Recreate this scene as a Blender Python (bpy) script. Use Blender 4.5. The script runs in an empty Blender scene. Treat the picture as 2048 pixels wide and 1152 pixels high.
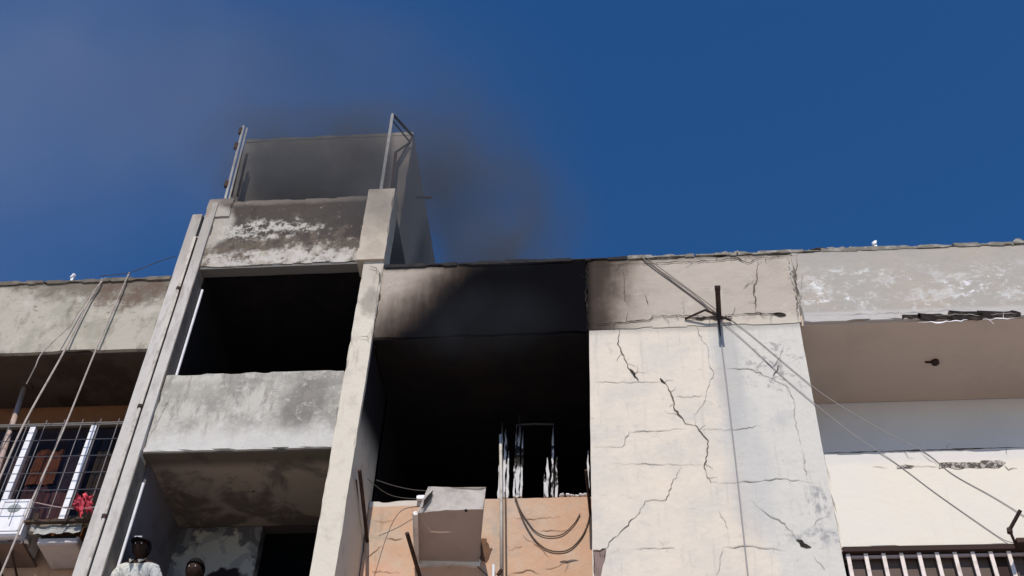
import bpy, bmesh, math, random
from mathutils import Vector, Matrix, noise

S = bpy.context.scene
COL = S.collection

# ------------------------------------------------------------------ camera, sky, sun, exposure
F_PX = 2500.0
cam_rot = Matrix(((0.9962710330829797, 0.03486948615790429, 0.07891861361463516),
                  (0.07977174638495674, -0.7207595095415741, -0.6885798413285736),
                  (0.032870915996766795, 0.6923076255108515, -0.7208534209817279)))
CAM = Vector((0, -10, 1.6))
cd = bpy.data.cameras.new('camera'); cd.sensor_width = 36; cd.lens = 36 * F_PX / 2048
cd.clip_start = 0.1; cd.clip_end = 2000
co = bpy.data.objects.new('camera', cd); COL.objects.link(co)
co.matrix_world = Matrix.Translation(CAM) @ cam_rot.to_4x4()
S.camera = co

SUN_EL, SUN_AZ = 47.0, 3.0        # degrees; azimuth a little to the left of the facade's normal
W = bpy.data.worlds.new('World'); S.world = W; W.use_nodes = True
wn = W.node_tree; bg = wn.nodes['Background']
sky = wn.nodes.new('ShaderNodeTexSky'); sky.sky_type = 'NISHITA'; sky.sun_disc = False
sky.sun_elevation = math.radians(SUN_EL); sky.sun_rotation = math.radians(180 + SUN_AZ)
sky.altitude = 300; sky.air_density = 1.0; sky.dust_density = 0.0; sky.ozone_density = 10.0
hs = wn.nodes.new('ShaderNodeHueSaturation'); hs.inputs['Saturation'].default_value = 1.13   # the phone's vivid blue
wn.links.new(sky.outputs[0], hs.inputs['Color']); wn.links.new(hs.outputs[0], bg.inputs[0]); bg.inputs[1].default_value = 0.113
sl = bpy.data.lights.new('sun', 'SUN'); sl.energy = 4.2; sl.angle = math.radians(0.55); sl.color = (1, 0.935, 0.845)
so = bpy.data.objects.new('sun', sl); COL.objects.link(so)
e, a = math.radians(SUN_EL), math.radians(SUN_AZ)
sd = Vector((math.sin(a) * math.cos(e), math.cos(a) * math.cos(e), -math.sin(e)))
so.rotation_euler = sd.to_track_quat('-Z', 'Y').to_euler(); so.location = (-3, -20, 25)
S.view_settings.view_transform = 'Standard'; S.view_settings.look = 'None'
S.view_settings.gamma = 1; S.view_settings.exposure = 0.0; S.view_settings.use_curve_mapping = False
S.render.engine = 'CYCLES'
S.cycles.use_denoising = True
S.cycles.max_bounces = 8; S.cycles.volume_bounces = 1
S.cycles.volume_max_steps = 256

# ------------------------------------------------------------------ helpers
def at(u, v, y=0.0):
    """world point of a measured photo position on the vertical plane at depth y"""
    d = cam_rot @ Vector((u - 1024, -(v - 576), -F_PX))
    return CAM + d * ((y - CAM.y) / d.y)

def rnd(seed):
    return random.Random(seed)

class Mat:
    def __init__(s, name, base, rough=0.9, metallic=0.0, spec=0.08):
        s.m = bpy.data.materials.new(name); s.m.use_nodes = True
        s.t = s.m.node_tree; s.b = s.t.nodes['Principled BSDF']
        s.b.inputs['Roughness'].default_value = rough; s.b.inputs['Metallic'].default_value = metallic
        s.b.inputs['Specular IOR Level'].default_value = spec
        s.pos = s.t.nodes.new('ShaderNodeNewGeometry').outputs['Position']
        s.col = s.rgb(base)
        s.t.links.new(s.col, s.b.inputs['Base Color'])
        s.hgt = None
    def rgb(s, c):
        n = s.t.nodes.new('ShaderNodeRGB'); n.outputs[0].default_value = (*c, 1); return n.outputs[0]
    def L(s, a, b): s.t.links.new(a, b)
    def noise(s, scale, sv=(1, 1, 1), detail=6, rough=0.6, dist=0.0, off=(0, 0, 0)):
        mp = s.t.nodes.new('ShaderNodeMapping'); mp.inputs['Scale'].default_value = sv
        mp.inputs['Location'].default_value = off
        s.L(s.pos, mp.inputs[0])
        n = s.t.nodes.new('ShaderNodeTexNoise'); n.inputs['Scale'].default_value = scale
        n.inputs['Detail'].default_value = detail; n.inputs['Roughness'].default_value = rough
        n.inputs['Distortion'].default_value = dist
        s.L(mp.outputs[0], n.inputs['Vector']); return n.outputs[0]
    def math(s, op, a, b=0.0):
        n = s.t.nodes.new('ShaderNodeMath'); n.operation = op
        for i, v in enumerate((a, b)):
            if isinstance(v, (int, float)): n.inputs[i].default_value = v
            else: s.L(v, n.inputs[i])
        return n.outputs[0]
    def ramp(s, v, lo, hi):
        n = s.t.nodes.new('ShaderNodeMapRange'); n.interpolation_type = 'SMOOTHSTEP'
        inv = lo > hi
        n.inputs[1].default_value = min(lo, hi); n.inputs[2].default_value = max(lo, hi)
        n.inputs[3].default_value = 1.0 if inv else 0.0; n.inputs[4].default_value = 0.0 if inv else 1.0
        s.L(v, n.inputs[0]); return n.outputs[0]
    def lin(s, a, b, c, d):
        """a*x + b*y + c*z + d of the position"""
        n = s.t.nodes.new('ShaderNodeVectorMath'); n.operation = 'DOT_PRODUCT'
        n.inputs[1].default_value = (a, b, c); s.L(s.pos, n.inputs[0])
        return s.math('ADD', n.outputs['Value'], d)
    def blob(s, c, r, amp=0.5, soft=0.5, scale=3.0):
        n = s.t.nodes.new('ShaderNodeVectorMath'); n.operation = 'SUBTRACT'
        s.L(s.pos, n.inputs[0]); n.inputs[1].default_value = c
        d = s.t.nodes.new('ShaderNodeVectorMath'); d.operation = 'DIVIDE'
        s.L(n.outputs[0], d.inputs[0]); d.inputs[1].default_value = r
        l = s.t.nodes.new('ShaderNodeVectorMath'); l.operation = 'LENGTH'; s.L(d.outputs[0], l.inputs[0])
        ns = s.math('MULTIPLY', s.math('SUBTRACT', s.noise(scale, detail=5, off=(c[0], 0, c[2])), 0.5), amp * 2)
        return s.ramp(s.math('ADD', l.outputs['Value'], ns), 1.0 + soft / 2, 1.0 - soft / 2)
    def layer(s, colour, *facs, amt=1.0):
        f = facs[0]
        for g in facs[1:]: f = s.math('MULTIPLY', f, g)
        if amt != 1.0: f = s.math('MULTIPLY', f, amt)
        n = s.t.nodes.new('ShaderNodeMix'); n.data_type = 'RGBA'
        s.L(f, n.inputs[0]); s.L(s.col, n.inputs[6])
        n.inputs[7].default_value = (*colour, 1)
        s.col = n.outputs[2]; s.L(s.col, s.b.inputs['Base Color']); return s
    def bump(s, h, strength=0.4, dist=0.01):
        n = s.t.nodes.new('ShaderNodeBump'); n.inputs['Strength'].default_value = strength
        n.inputs['Distance'].default_value = dist; s.L(h, n.inputs['Height'])
        s.L(n.outputs[0], s.b.inputs['Normal']); return s

MIN = []
def obj(name, bm, mat, parent=None, smooth=False, label=None):
    """links a bmesh (world coordinates) as one mesh object with its origin at its middle"""
    bmesh.ops.recalc_face_normals(bm, faces=bm.faces[:])
    lo = Vector([min(v.co[i] for v in bm.verts) for i in range(3)])
    hi = Vector([max(v.co[i] for v in bm.verts) for i in range(3)])
    c = (lo + hi) / 2
    if parent is None: c.z = lo.z
    for v in bm.verts: v.co -= c
    me = bpy.data.meshes.new(name); bm.to_mesh(me); bm.free()
    me.materials.append(mat.m if isinstance(mat, Mat) else mat)
    if smooth:
        for p in me.polygons: p.use_smooth = True
    o = bpy.data.objects.new(name, me); COL.objects.link(o)
    base = Vector((0, 0, 0))
    p = parent
    while p is not None: base += p.location; p = p.parent
    if parent is not None: o.parent = parent
    o.location = c - base
    if label: o['label'] = label
    return o

def thing(name, label, cat, loc, group=None):
    o = bpy.data.objects.new(name, None); COL.objects.link(o); o.location = loc; o.empty_display_size = 0.2
    o['label'] = label; o['category'] = cat
    if group: o['group'] = group
    return o
def tag(o, label, cat, group=None):
    o['label'] = label; o['category'] = cat
    if group: o['group'] = group
    return o

def box(x0, x1, y0, y1, z0, z1, bm=None):
    bm = bm or bmesh.new()
    m = Matrix.Translation(((x0 + x1) / 2, (y0 + y1) / 2, (z0 + z1) / 2)) @ Matrix.Diagonal((x1 - x0, y1 - y0, z1 - z0, 1))
    bmesh.ops.create_cube(bm, size=1, matrix=m); return bm

def rough(x0, x1, y0, y1, z0, z1, cell=0.09, amp=0.007, seed=0.0, chips=0.0):
    """a plastered slab with worn arrises: box cut into cells, vertices pushed about, corners knocked in"""
    bm = box(x0, x1, y0, y1, z0, z1)
    for ax, lo, hi in ((0, x0, x1), (2, z0, z1)):
        n = max(1, int((hi - lo) / cell))
        cuts = [lo + (hi - lo) * k / n for k in range(1, n)] + [lo + 0.018, hi - 0.018]
        for c in cuts:
            if lo < c < hi:
                p = Vector((0, 0, 0)); p[ax] = c; nn = Vector((0, 0, 0)); nn[ax] = 1
                bmesh.ops.bisect_plane(bm, geom=bm.verts[:] + bm.edges[:] + bm.faces[:], plane_co=p, plane_no=nn, dist=1e-5)
    for v in bm.verts:
        q = v.co.copy()
        n = noise.noise_vector(q * 2.3 + Vector((seed, 0, 0))) * amp + noise.noise_vector(q * 11 + Vector((0, seed, 0))) * amp * 0.8
        n.y *= 0.25
        onx = min(q.x - x0, x1 - q.x) < 1e-4; onz = min(q.z - z0, z1 - q.z) < 1e-4
        ony = q.y - y0 < 1e-4
        if chips and (onx or onz) and ony:
            k = noise.noise(q * 5 + Vector((seed * 3, 1, 2)))
            if k > 0.12: n.y += min(0.05, (k - 0.12) * chips); n.z += (-1 if z1 - q.z < 1e-4 else 1) * onz * (k - 0.12) * chips * 0.5
        if onx and onz and ony: n.y += 0.006
        if not (onx or onz): n.x = n.z = 0
        v.co = q + n
    return bm

def tube(pts, r, sides=8, bm=None, r1=None):
    bm = bm or bmesh.new(); pts = [Vector(p) for p in pts]; rings = []
    for i, p in enumerate(pts):
        t = (pts[min(i + 1, len(pts) - 1)] - pts[max(i - 1, 0)]).normalized()
        up = Vector((0, 0, 1)) if abs(t.z) < 0.95 else Vector((0, 1, 0))
        s1 = t.cross(up).normalized(); s2 = t.cross(s1)
        rr = r if r1 is None else r + (r1 - r) * i / (len(pts) - 1)
        rings.append([bm.verts.new(p + (s1 * math.cos(k * 2 * math.pi / sides) + s2 * math.sin(k * 2 * math.pi / sides)) * rr) for k in range(sides)])
    for a_, b_ in zip(rings, rings[1:]):
        for k in range(sides): bm.faces.new((a_[k], a_[(k + 1) % sides], b_[(k + 1) % sides], b_[k]))
    bm.faces.new(rings[0]); bm.faces.new(rings[-1]); return bm

def smoothline(pts, n=6):
    """Catmull-Rom through the points"""
    pts = [Vector(p) for p in pts]; P = [2 * pts[0] - pts[1]] + pts + [2 * pts[-1] - pts[-2]]; out = []
    for i in range(1, len(P) - 2):
        for k in range(n):
            t = k / n
            out.append(0.5 * ((2 * P[i]) + (P[i + 1] - P[i - 1]) * t + (2 * P[i - 1] - 5 * P[i] + 4 * P[i + 1] - P[i + 2]) * t * t
                              + (3 * P[i] - P[i - 1] - 3 * P[i + 1] + P[i + 2]) * t ** 3))
    out.append(pts[-1]); return out

def crack(pts, w, y=0.0, seed=1, jit=0.012, bm=None, dy=0.006, mat_branch=True):
    """a jagged fissure that opens and closes: a dark lens-shaped strip seated in the plaster face"""
    R = rnd(seed); bm = bm or bmesh.new(); P = [at(u, v, y) for u, v in pts]; Q = [P[0]]
    for p, q in zip(P, P[1:]):
        n = max(2, int((q - p).length / 0.035))
        d = (q - p); s_ = Vector((-d.z, 0, d.x)).normalized()
        for k in range(1, n + 1):
            Q.append(p + d * k / n + (s_ * R.uniform(-jit, jit) if k < n else Vector()))
    prev = None; N = len(Q)
    for i, q in enumerate(Q):
        t = (Q[min(i + 1, N - 1)] - Q[max(i - 1, 0)]).normalized(); s_ = Vector((-t.z, 0, t.x))
        ww = w * (0.25 + 1.9 * abs(noise.noise(q * 5 + Vector((seed, 0, 0)))) + R.uniform(0, .3)) * min(1, 0.25 + 3 * min(i, N - 1 - i) / N)
        a_ = bm.verts.new(q + s_ * ww / 2 + Vector((0, -dy, 0))); b_ = bm.verts.new(q - s_ * ww / 2 + Vector((0, -dy, 0)))
        if prev: bm.faces.new((prev[0], prev[1], b_, a_))
        prev = (a_, b_)
        if w >= .012 and mat_branch and i % 4 == 2 and R.random() < .55:      # hairlines leaving the fissure
            d = (s_ * R.choice((-1, 1)) + t * R.uniform(-.8, .8)).normalized(); p0 = q.copy(); pv = None
            for k_ in range(R.randint(3, 6)):
                wk = .0045 * (1 - k_ / 7); n_ = Vector((-d.z, 0, d.x))
                c_ = (bm.verts.new(p0 + n_ * wk / 2 + Vector((0, -dy + .0008, 0))), bm.verts.new(p0 - n_ * wk / 2 + Vector((0, -dy + .0008, 0))))
                if pv: bm.faces.new((pv[0], pv[1], c_[1], c_[0]))
                pv = c_; p0 = p0 + d * R.uniform(.02, .045); d = (d + Vector((R.uniform(-.7, .7), 0, R.uniform(-.7, .7)))).normalized()
    return bm

def flake(pts, y, depth=0.012, seed=1, jit=0.012, bm=None):
    """a flat ragged patch with thickness: outline in photo measurements on plane y"""
    R = rnd(seed); bm = bm or bmesh.new(); P = [at(u, v, y) for u, v in pts]; Q = []
    for i, p in enumerate(P):
        q = P[(i + 1) % len(P)]; n = max(1, int((q - p).length / 0.04))
        for k in range(n): Q.append(p.lerp(q, k / n) + Vector((R.uniform(-jit, jit), 0, R.uniform(-jit, jit))))
    f = [bm.verts.new(q + Vector((0, -depth, 0))) for q in Q]; g = [bm.verts.new(q + Vector((0, 0.004, 0))) for q in Q]
    face = bm.faces.new(f)
    for i in range(len(Q)): bm.faces.new((f[i], f[(i + 1) % len(Q)], g[(i + 1) % len(Q)], g[i]))
    bmesh.ops.triangulate(bm, faces=[face]); return bm

# ------------------------------------------------------------------ materials
def fine(m, st=0.35):
    h = m.math('ADD', m.noise(14, detail=8, rough=0.65), m.math('MULTIPLY', m.noise(2.5, detail=3), 1.5))
    return m.bump(h, st, 0.02)

def M_pier():
    m = Mat('cream_and_grey_plaster', (0.66, 0.58, 0.485))
    m.layer((0.57, 0.52, 0.455), m.ramp(m.noise(1.6, detail=7, rough=.65), 0.42, 0.60), amt=0.75)
    m.layer((0.70, 0.605, 0.495), m.ramp(m.noise(2.1, detail=8, rough=.7, off=(4, 0, 9)), 0.50, 0.62), amt=0.6)
    edge = m.ramp(m.math('ADD', m.lin(1, 0, 0.13, -2.48), m.math('MULTIPLY', m.math('SUBTRACT', m.noise(1.3, detail=4), 0.5), 0.7)), -0.12, 0.14)
    m.layer((0.585, 0.555, 0.50), edge)
    m.layer((0.42, 0.41, 0.40), m.ramp(m.noise(2.2, sv=(1.4, 1, 0.8), detail=9, rough=0.7, dist=0.6), 0.52, 0.72), edge, amt=0.55)
    m.layer((0.63, 0.61, 0.58), m.ramp(m.noise(3.1, detail=8, rough=0.7, off=(5, 0, 2)), 0.55, 0.7), edge, amt=0.5)
    m.layer((0.36, 0.33, 0.30), m.ramp(m.noise(6, detail=8, rough=0.75, dist=0.4), 0.57, 0.70), amt=0.5)
    m.layer((0.46, 0.44, 0.43), m.ramp(m.noise(3.3, detail=9, rough=0.72, off=(9, 0, 1)), 0.50, 0.70), amt=0.35)
    m.layer((0.30, 0.29, 0.28), m.ramp(m.noise(11, sv=(1.5, 1, .7), detail=6, rough=0.7, off=(2, 0, 1)), 0.60, 0.68), edge, m.ramp(m.noise(1.7, detail=3), 0.45, 0.6), amt=0.5)
    # grey wash under the bracket and where damp has run
    m.layer((0.38, 0.37, 0.36), m.blob((1.22, 0, 10.7), (0.14, 1, 0.9), 0.6, 0.9), amt=0.55)
    m.layer((0.45, 0.44, 0.425), m.blob((1.30, 0, 9.4), (0.22, 1, 0.9), 0.7, 0.9), amt=0.5)
    m.layer((0.22, 0.22, 0.23), m.blob((1.80, 0, 8.55), (0.26, 1, 0.10), 1.3, 1.0, 8), m.ramp(m.noise(9, detail=6, rough=.7), 0.42, 0.6), amt=0.7)
    m.layer((0.26, 0.25, 0.26), m.blob((1.95, 0, 8.95), (0.14, 1, 0.20), 1.3, 0.9, 9), m.ramp(m.noise(10, sv=(1.5, 1, .6), detail=6, rough=.7, off=(3, 0, 0)), 0.45, 0.6), amt=0.8)
    m.layer((0.33, 0.31, 0.30), m.blob((1.70, 0, 10.75), (0.35, 1, 0.35), 1.2, 0.5, 8), m.ramp(m.noise(10, detail=4), 0.52, 0.62), amt=0.8)
    m.layer((0.30, 0.28, 0.25), m.ramp(m.math('ADD', m.lin(0, 0, 1, -11.3), m.math('MULTIPLY', m.noise(5), 0.14)), 0.0, 0.10), amt=0.5)
    # fine run-off streaks
    m.layer((0.40, 0.375, 0.345), m.ramp(m.noise(4, sv=(3.5, 1, 0.28), detail=7, rough=0.7, off=(1, 0, 0)), 0.54, 0.70), amt=0.45)
    return fine(m)

def M_band():
    m = Mat('weathered_beige_parapet', (0.45, 0.39, 0.33), 1.0, 0.0, 0.0)
    m.layer((0.36, 0.31, 0.26), m.ramp(m.noise(2.0, sv=(1, 1, 1.4), detail=8, rough=0.65), 0.45, 0.7), amt=0.6)
    m.layer((0.52, 0.46, 0.40), m.ramp(m.noise(3.2, detail=7, rough=0.7, dist=0.7, off=(3, 0, 7)), 0.52, 0.68), amt=0.6)
    m.layer((0.22, 0.19, 0.17), m.ramp(m.noise(9, sv=(1, 1, 0.6), detail=6, rough=0.7, dist=1.2), 0.62, 0.72), amt=0.4)
    # darker top under the coping
    m.layer((0.14, 0.12, 0.10), m.ramp(m.math('ADD', m.lin(0, 0, 1, -12.42), m.math('MULTIPLY', m.noise(6), 0.12)), 0.02, 0.12), amt=0.8)
    # right end: grey cement with whitewash scrubbed over it
    right = m.ramp(m.lin(1, 0, 0, -2.09), -0.01, 0.03)
    m.layer((0.37, 0.345, 0.31), right, amt=0.9)
    m.layer((0.42, 0.36, 0.30), right, m.ramp(m.noise(1.3, detail=5, off=(7, 0, 0)), 0.45, 0.62), amt=0.7)
    wz = m.ramp(m.math('ABSOLUTE', m.lin(0, 0, 1, -11.80)), 0.55, 0.1)
    m.layer((0.57, 0.555, 0.53), m.ramp(m.noise(2.1, sv=(1, 1, 1.6), detail=12, rough=0.78, dist=0.25, off=(1.3, 0, 4)), 0.50, 0.60), right, wz, amt=0.75)
    m.layer((0.74, 0.73, 0.73), m.ramp(m.noise(7, sv=(1, 1, 1.3), detail=10, rough=0.75, dist=0.4, off=(4, 0, 4)), 0.52, 0.60), m.ramp(m.noise(1.4, detail=4, off=(1, 0, 2)), 0.47, 0.58), right, wz, amt=0.9)
    m.layer((0.50, 0.475, 0.455), m.ramp(m.lin(0, 0, 1, -11.5), 0.02, -0.04), right, amt=0.7)
    # where the parapet plaster runs down over the pier
    m.layer((0.56, 0.50, 0.42), m.ramp(m.math('ADD', m.lin(0, 0, 1, -11.45), m.math('MULTIPLY', m.math('SUBTRACT', m.noise(5, detail=7, rough=.7), .5), 0.45)), 0.05, -0.05), m.ramp(m.lin(1, 0, 0, 0.1), -0.1, 0.1), m.ramp(m.lin(-1, 0, 0, 2.09), 0, 0.02), amt=0.75)
    # soot fan above the burnt opening
    nz = m.math('MULTIPLY', m.math('SUBTRACT', m.noise(1.6, detail=4), 0.5), 0.5)
    l1 = m.math('ADD', m.lin(1, 0, -0.80, 2.86 + 0.80 * 11.35), nz)
    st_ = m.math('MULTIPLY', m.math('SUBTRACT', m.noise(5, sv=(2.4, 1, 0.35), detail=6, rough=0.7), 0.5), 0.28)
    l1 = m.math('ADD', l1, st_)
    r1 = m.math('ADD', m.math('ADD', m.lin(-1, 0, 0.10, -0.22 - 0.10 * 11.35), nz), m.math('MULTIPLY', st_, 0.6))
    m.layer((0.17, 0.125, 0.095), m.ramp(l1, -0.75, 0.25), m.ramp(r1, -0.85, -0.05), amt=0.6)
    m.layer((0.085, 0.06, 0.046), m.ramp(l1, -0.35, 0.40), m.ramp(r1, -0.50, 0.0), amt=0.85)
    past = m.math('SUBTRACT', 1.0, m.math('MULTIPLY', m.ramp(m.lin(1, 0, 0, 0.284), -0.02, 0.10), 0.45))     # the joint kept most soot off the next panel
    m.layer((0.005, 0.005, 0.006), m.ramp(l1, -0.30, 0.62), m.ramp(r1, -0.36, 0.05), past)
    return fine(m)

def M_leftband():
    m = Mat('stained_grey_parapet', (0.42, 0.385, 0.32))
    m.layer((0.29, 0.27, 0.215), m.ramp(m.noise(1.9, detail=9, rough=0.7), 0.44, 0.64), amt=0.8)
    m.layer((0.49, 0.455, 0.40), m.ramp(m.noise(2.6, detail=9, rough=0.7, off=(3, 0, 1)), 0.54, 0.66), amt=0.7)
    top = m.math('ADD', m.lin(0.12, 0, 1, -12.12 + 0.82), m.math('MULTIPLY', m.math('SUBTRACT', m.noise(2.4, detail=7, rough=0.7), 0.5), 1.1))
    m.layer((0.15, 0.125, 0.10), m.ramp(top, -0.02, 0.30), amt=0.9)
    m.layer((0.20, 0.18, 0.145), m.ramp(m.noise(3.2, sv=(1.6, 1, .6), detail=9, rough=.72, off=(6, 0, 6)), 0.52, 0.64), amt=0.7)
    m.layer((0.13, 0.085, 0.065), m.blob((-5.70, 0, 12.20), (0.60, 1, 0.22), 1.3, 0.9, 4), m.ramp(m.noise(5, detail=8, rough=.75, off=(2, 0, 2)), 0.38, 0.58), amt=0.85)
    m.layer((0.14, 0.12, 0.09), m.ramp(m.noise(4.5, sv=(1, 1, 1.8), detail=7, rough=0.65, dist=0.5, off=(0, 0, 3)), 0.57, 0.65), m.ramp(m.lin(0, 0, 1, -11.6), -0.1, 0.3), amt=0.75)
    m.layer((0.10, 0.08, 0.07), m.ramp(m.noise(12, detail=2, off=(8, 0, 0)), 0.71, 0.74), amt=0.7)
    return fine(m)

def M_towertop():
    m = Mat('mould_stained_tower_plaster', (0.42, 0.375, 0.315))
    n1 = m.noise(3.0, sv=(1, 1, 1.1), detail=12, rough=0.76, dist=0.3)
    up = m.math('MULTIPLY', m.ramp(m.lin(0, 0, 1, -12.6), 0.1, 0.9), 0.22)
    m.layer((0.115, 0.09, 0.07), m.ramp(m.math('ADD', n1, up), 0.46, 0.57), amt=0.95)
    m.layer((0.08, 0.065, 0.052), m.ramp(m.noise(3.5, sv=(2.4, 1, 0.4), detail=8, rough=0.7, off=(6, 0, 0)), 0.50, 0.62), m.ramp(m.lin(1, 0, 0, 4.9), 0.0, 0.3), amt=0.7)
    m.layer((0.065, 0.055, 0.05), m.ramp(m.math('ADD', m.noise(5.0, detail=10, rough=0.75, off=(4, 0, 2)), up), 0.56, 0.66), amt=0.85)
    m.layer((0.52, 0.49, 0.44), m.blob((-4.30, 0, 13.28), (0.62, 1, 0.18), 1.3, 0.5, 6), m.ramp(m.noise(8, detail=8, rough=.75), 0.46, 0.55), amt=0.85)
    m.layer((0.52, 0.485, 0.44), m.blob((-3.9, 0, 12.70), (1.1, 1, 0.2), 1.3, 0.5, 5), m.ramp(m.noise(7, detail=8, rough=.75, off=(2, 0, 0)), 0.42, 0.54), amt=0.85)
    m.layer((0.40, 0.365, 0.32), m.ramp(m.noise(6, sv=(1, 1, 0.8), detail=10, rough=.78, off=(8, 0, 3)), 0.58, 0.66), m.ramp(m.noise(1.3, detail=3, off=(3, 0, 3)), .36, .52), amt=0.85)
    m.layer((0.05, 0.042, 0.036), m.ramp(m.noise(2.2, detail=8, rough=.7, off=(0, 0, 8)), 0.55, 0.66), m.ramp(m.lin(0, 0, 1, -12.8), 0, .3), amt=0.8)
    m.layer((0.46, 0.42, 0.36), m.blob((-5.05, 0, 13.4), (0.32, 1, 0.45), 0.4, 0.4), amt=0.8)
    m.layer((0.33, 0.28, 0.24), m.ramp(m.math('ADD', m.lin(0, 0, 1, -13.78), m.math('MULTIPLY', m.noise(7), 0.1)), 0.0, 0.1), amt=0.4)
    return fine(m, 0.5)

def M_towerpanel():
    m = Mat('cloudy_grey_tower_plaster', (0.48, 0.45, 0.40))
    m.layer((0.24, 0.225, 0.20), m.ramp(m.noise(2.4, detail=11, rough=0.7, dist=0.2, off=(2, 0, 0.4)), 0.42, 0.62), amt=0.8)
    m.layer((0.22, 0.20, 0.175), m.ramp(m.noise(3.5, sv=(2.4, 1, 0.5), detail=8, rough=0.72, off=(5, 0, 0)), 0.48, 0.64), amt=0.75)
    m.layer((0.17, 0.155, 0.135), m.blob((-3.35, 0, 10.45), (0.22, 1, 0.42), 0.9, 0.9, 3), amt=0.75)
    m.layer((0.30, 0.28, 0.24), m.blob((-4.75, 0, 10.6), (0.5, 1, 0.16), 0.9, 0.9, 3), amt=0.5)
    m.layer((0.58, 0.555, 0.52), m.ramp(m.math('ADD', m.lin(0, 0, -1, 10.0), m.math('MULTIPLY', m.noise(4, detail=7), 0.4)), 0.02, 0.32), amt=0.75)
    m.layer((0.56, 0.54, 0.505), m.ramp(m.noise(7, detail=9, rough=0.78), 0.53, 0.62), amt=0.6)
    return fine(m)

def M_column():
    m = Mat('pale_column_plaster', (0.62, 0.56, 0.465))
    m.layer((0.33, 0.285, 0.24), m.ramp(m.noise(4, sv=(2.2, 1, 0.35), detail=8, rough=0.7, off=(2, 0, 0)), 0.52, 0.68), m.ramp(m.lin(0, 0, 1, -9.5), 0.0, 2.0), amt=0.8)
    m.layer((0.42, 0.37, 0.32), m.ramp(m.noise(2.6, sv=(1.4, 1, 0.9), detail=8, rough=0.65), 0.5, 0.68), amt=0.6)
    m.layer((0.38, 0.33, 0.28), m.ramp(m.lin(0, 0, 1, -11.5), 0.0, 0.9), amt=0.55)
    m.layer((0.13, 0.11, 0.095), m.blob((-2.8, 0, 11.9), (0.1, 1, 0.22), 0.8, 0.8, 6), amt=0.5)
    # soot run on the side that faces the fire
    m.layer((0.02, 0.018, 0.02), m.ramp(m.lin(1, 0, 0, 2.735), -0.01, 0.01), m.ramp(m.lin(0, -0.3, 1, -9.9), -0.1, 0.5), m.ramp(m.lin(0, 1, 0, -0.03), -0.02, 0.02))
    return fine(m)

def M_pilaster():
    m = Mat('chalky_pilaster_plaster', (0.52, 0.485, 0.45))
    m.layer((0.36, 0.335, 0.30), m.ramp(m.noise(5, sv=(1.5, 1, 0.5), detail=8, rough=0.7), 0.48, 0.66), amt=0.65)
    m.layer((0.25, 0.215, 0.18), m.ramp(m.noise(4, sv=(3, 1, 0.3), detail=8, rough=0.7, off=(2, 0, 5)), 0.50, 0.66), m.ramp(m.lin(0, 0, 1, -10.2), 0.0, 2.0), amt=0.85)
    m.layer((0.26, 0.17, 0.11), m.blob((-5.15, 0, 13.75), (0.10, 1, 0.25), 0.8, 0.6, 6), amt=0.8)
    m.layer((0.30, 0.27, 0.235), m.ramp(m.lin(0, 0, 1, -12.2), 0.0, 0.8), amt=0.6)
    return fine(m)

def M_orange():
    m = Mat('peach_painted_wall', (0.54, 0.34, 0.225))
    m.layer((0.54, 0.42, 0.32), m.ramp(m.noise(1.5, detail=7, rough=0.65), 0.42, 0.64), amt=0.8)
    m.layer((0.40, 0.33, 0.27), m.ramp(m.noise(2.8, detail=9, rough=.7, off=(3, 0, 3)), 0.50, 0.66), amt=0.8)
    m.layer((0.36, 0.21, 0.13), m.ramp(m.noise(3.5, sv=(3, 1, .35), detail=7, rough=.7, off=(2, 0, 0)), 0.56, 0.70), amt=0.5)
    m.layer((0.66, 0.37, 0.26), m.ramp(m.noise(1.1, detail=4, off=(0, 0, 9)), 0.50, 0.62), amt=0.45)
    m.layer((0.30, 0.17, 0.10), m.ramp(m.noise(8, sv=(0.6, 1, 1.6), detail=6, rough=0.7, dist=1.0), 0.63, 0.70), amt=0.5)
    m.layer((0.62, 0.57, 0.52), m.ramp(m.math('ADD', m.lin(0, 0, 1, -9.66), m.math('MULTIPLY', m.noise(6), 0.05)), 0.02, 0.045), m.ramp(m.lin(1, 0, 0, 1.9), 0.1, -0.1), amt=0.9)
    return fine(m)

PIER, BAND, LEFTBAND, TTOP, TPANEL, COLM, PILM, ORANGE = M_pier(), M_band(), M_leftband(), M_towertop(), M_towerpanel(), M_column(), M_pilaster(), M_orange()

def simple(name, c, rough=0.85, c2=None, sc=4.0, lo=0.45, hi=0.65, amt=0.7, metallic=0.0, bump=0.3, spec=0.08):
    m = Mat(name, c, rough, metallic, spec)
    if c2: m.layer(c2, m.ramp(m.noise(sc, detail=7, rough=0.65), lo, hi), amt=amt)
    if bump: m.bump(m.noise(sc * 4, detail=5), bump, 0.01)
    return m
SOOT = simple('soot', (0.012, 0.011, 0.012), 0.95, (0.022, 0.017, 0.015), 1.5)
CRACK = simple('crack_shadow', (0.11, 0.09, 0.075), 1.0, (0.20, 0.165, 0.14), 6)
CRACKL = simple('hairline_fissure', (0.27, 0.245, 0.22), 1.0, (0.46, 0.42, 0.38), 7, 0.4, 0.6, 1.0)
CRACKD = simple('deep_fissure', (0.025, 0.02, 0.018), 1.0, (0.07, 0.055, 0.045), 9)
CEIL = simple('brown_ceiling_paint', (0.57, 0.465, 0.385), 0.85, (0.50, 0.41, 0.34), 1.1, bump=0.05)
GREYW = simple('grey_balcony_wall', (0.72, 0.70, 0.68), 0.85, (0.66, 0.64, 0.62), 0.9, bump=0.05)
CREAM = Mat('cream_balcony_paint', (0.71, 0.64, 0.535)); CREAM.layer((0.68, 0.63, 0.555), CREAM.ramp(CREAM.noise(1.2, detail=5), 0.4, 0.62), amt=0.7)
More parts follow.
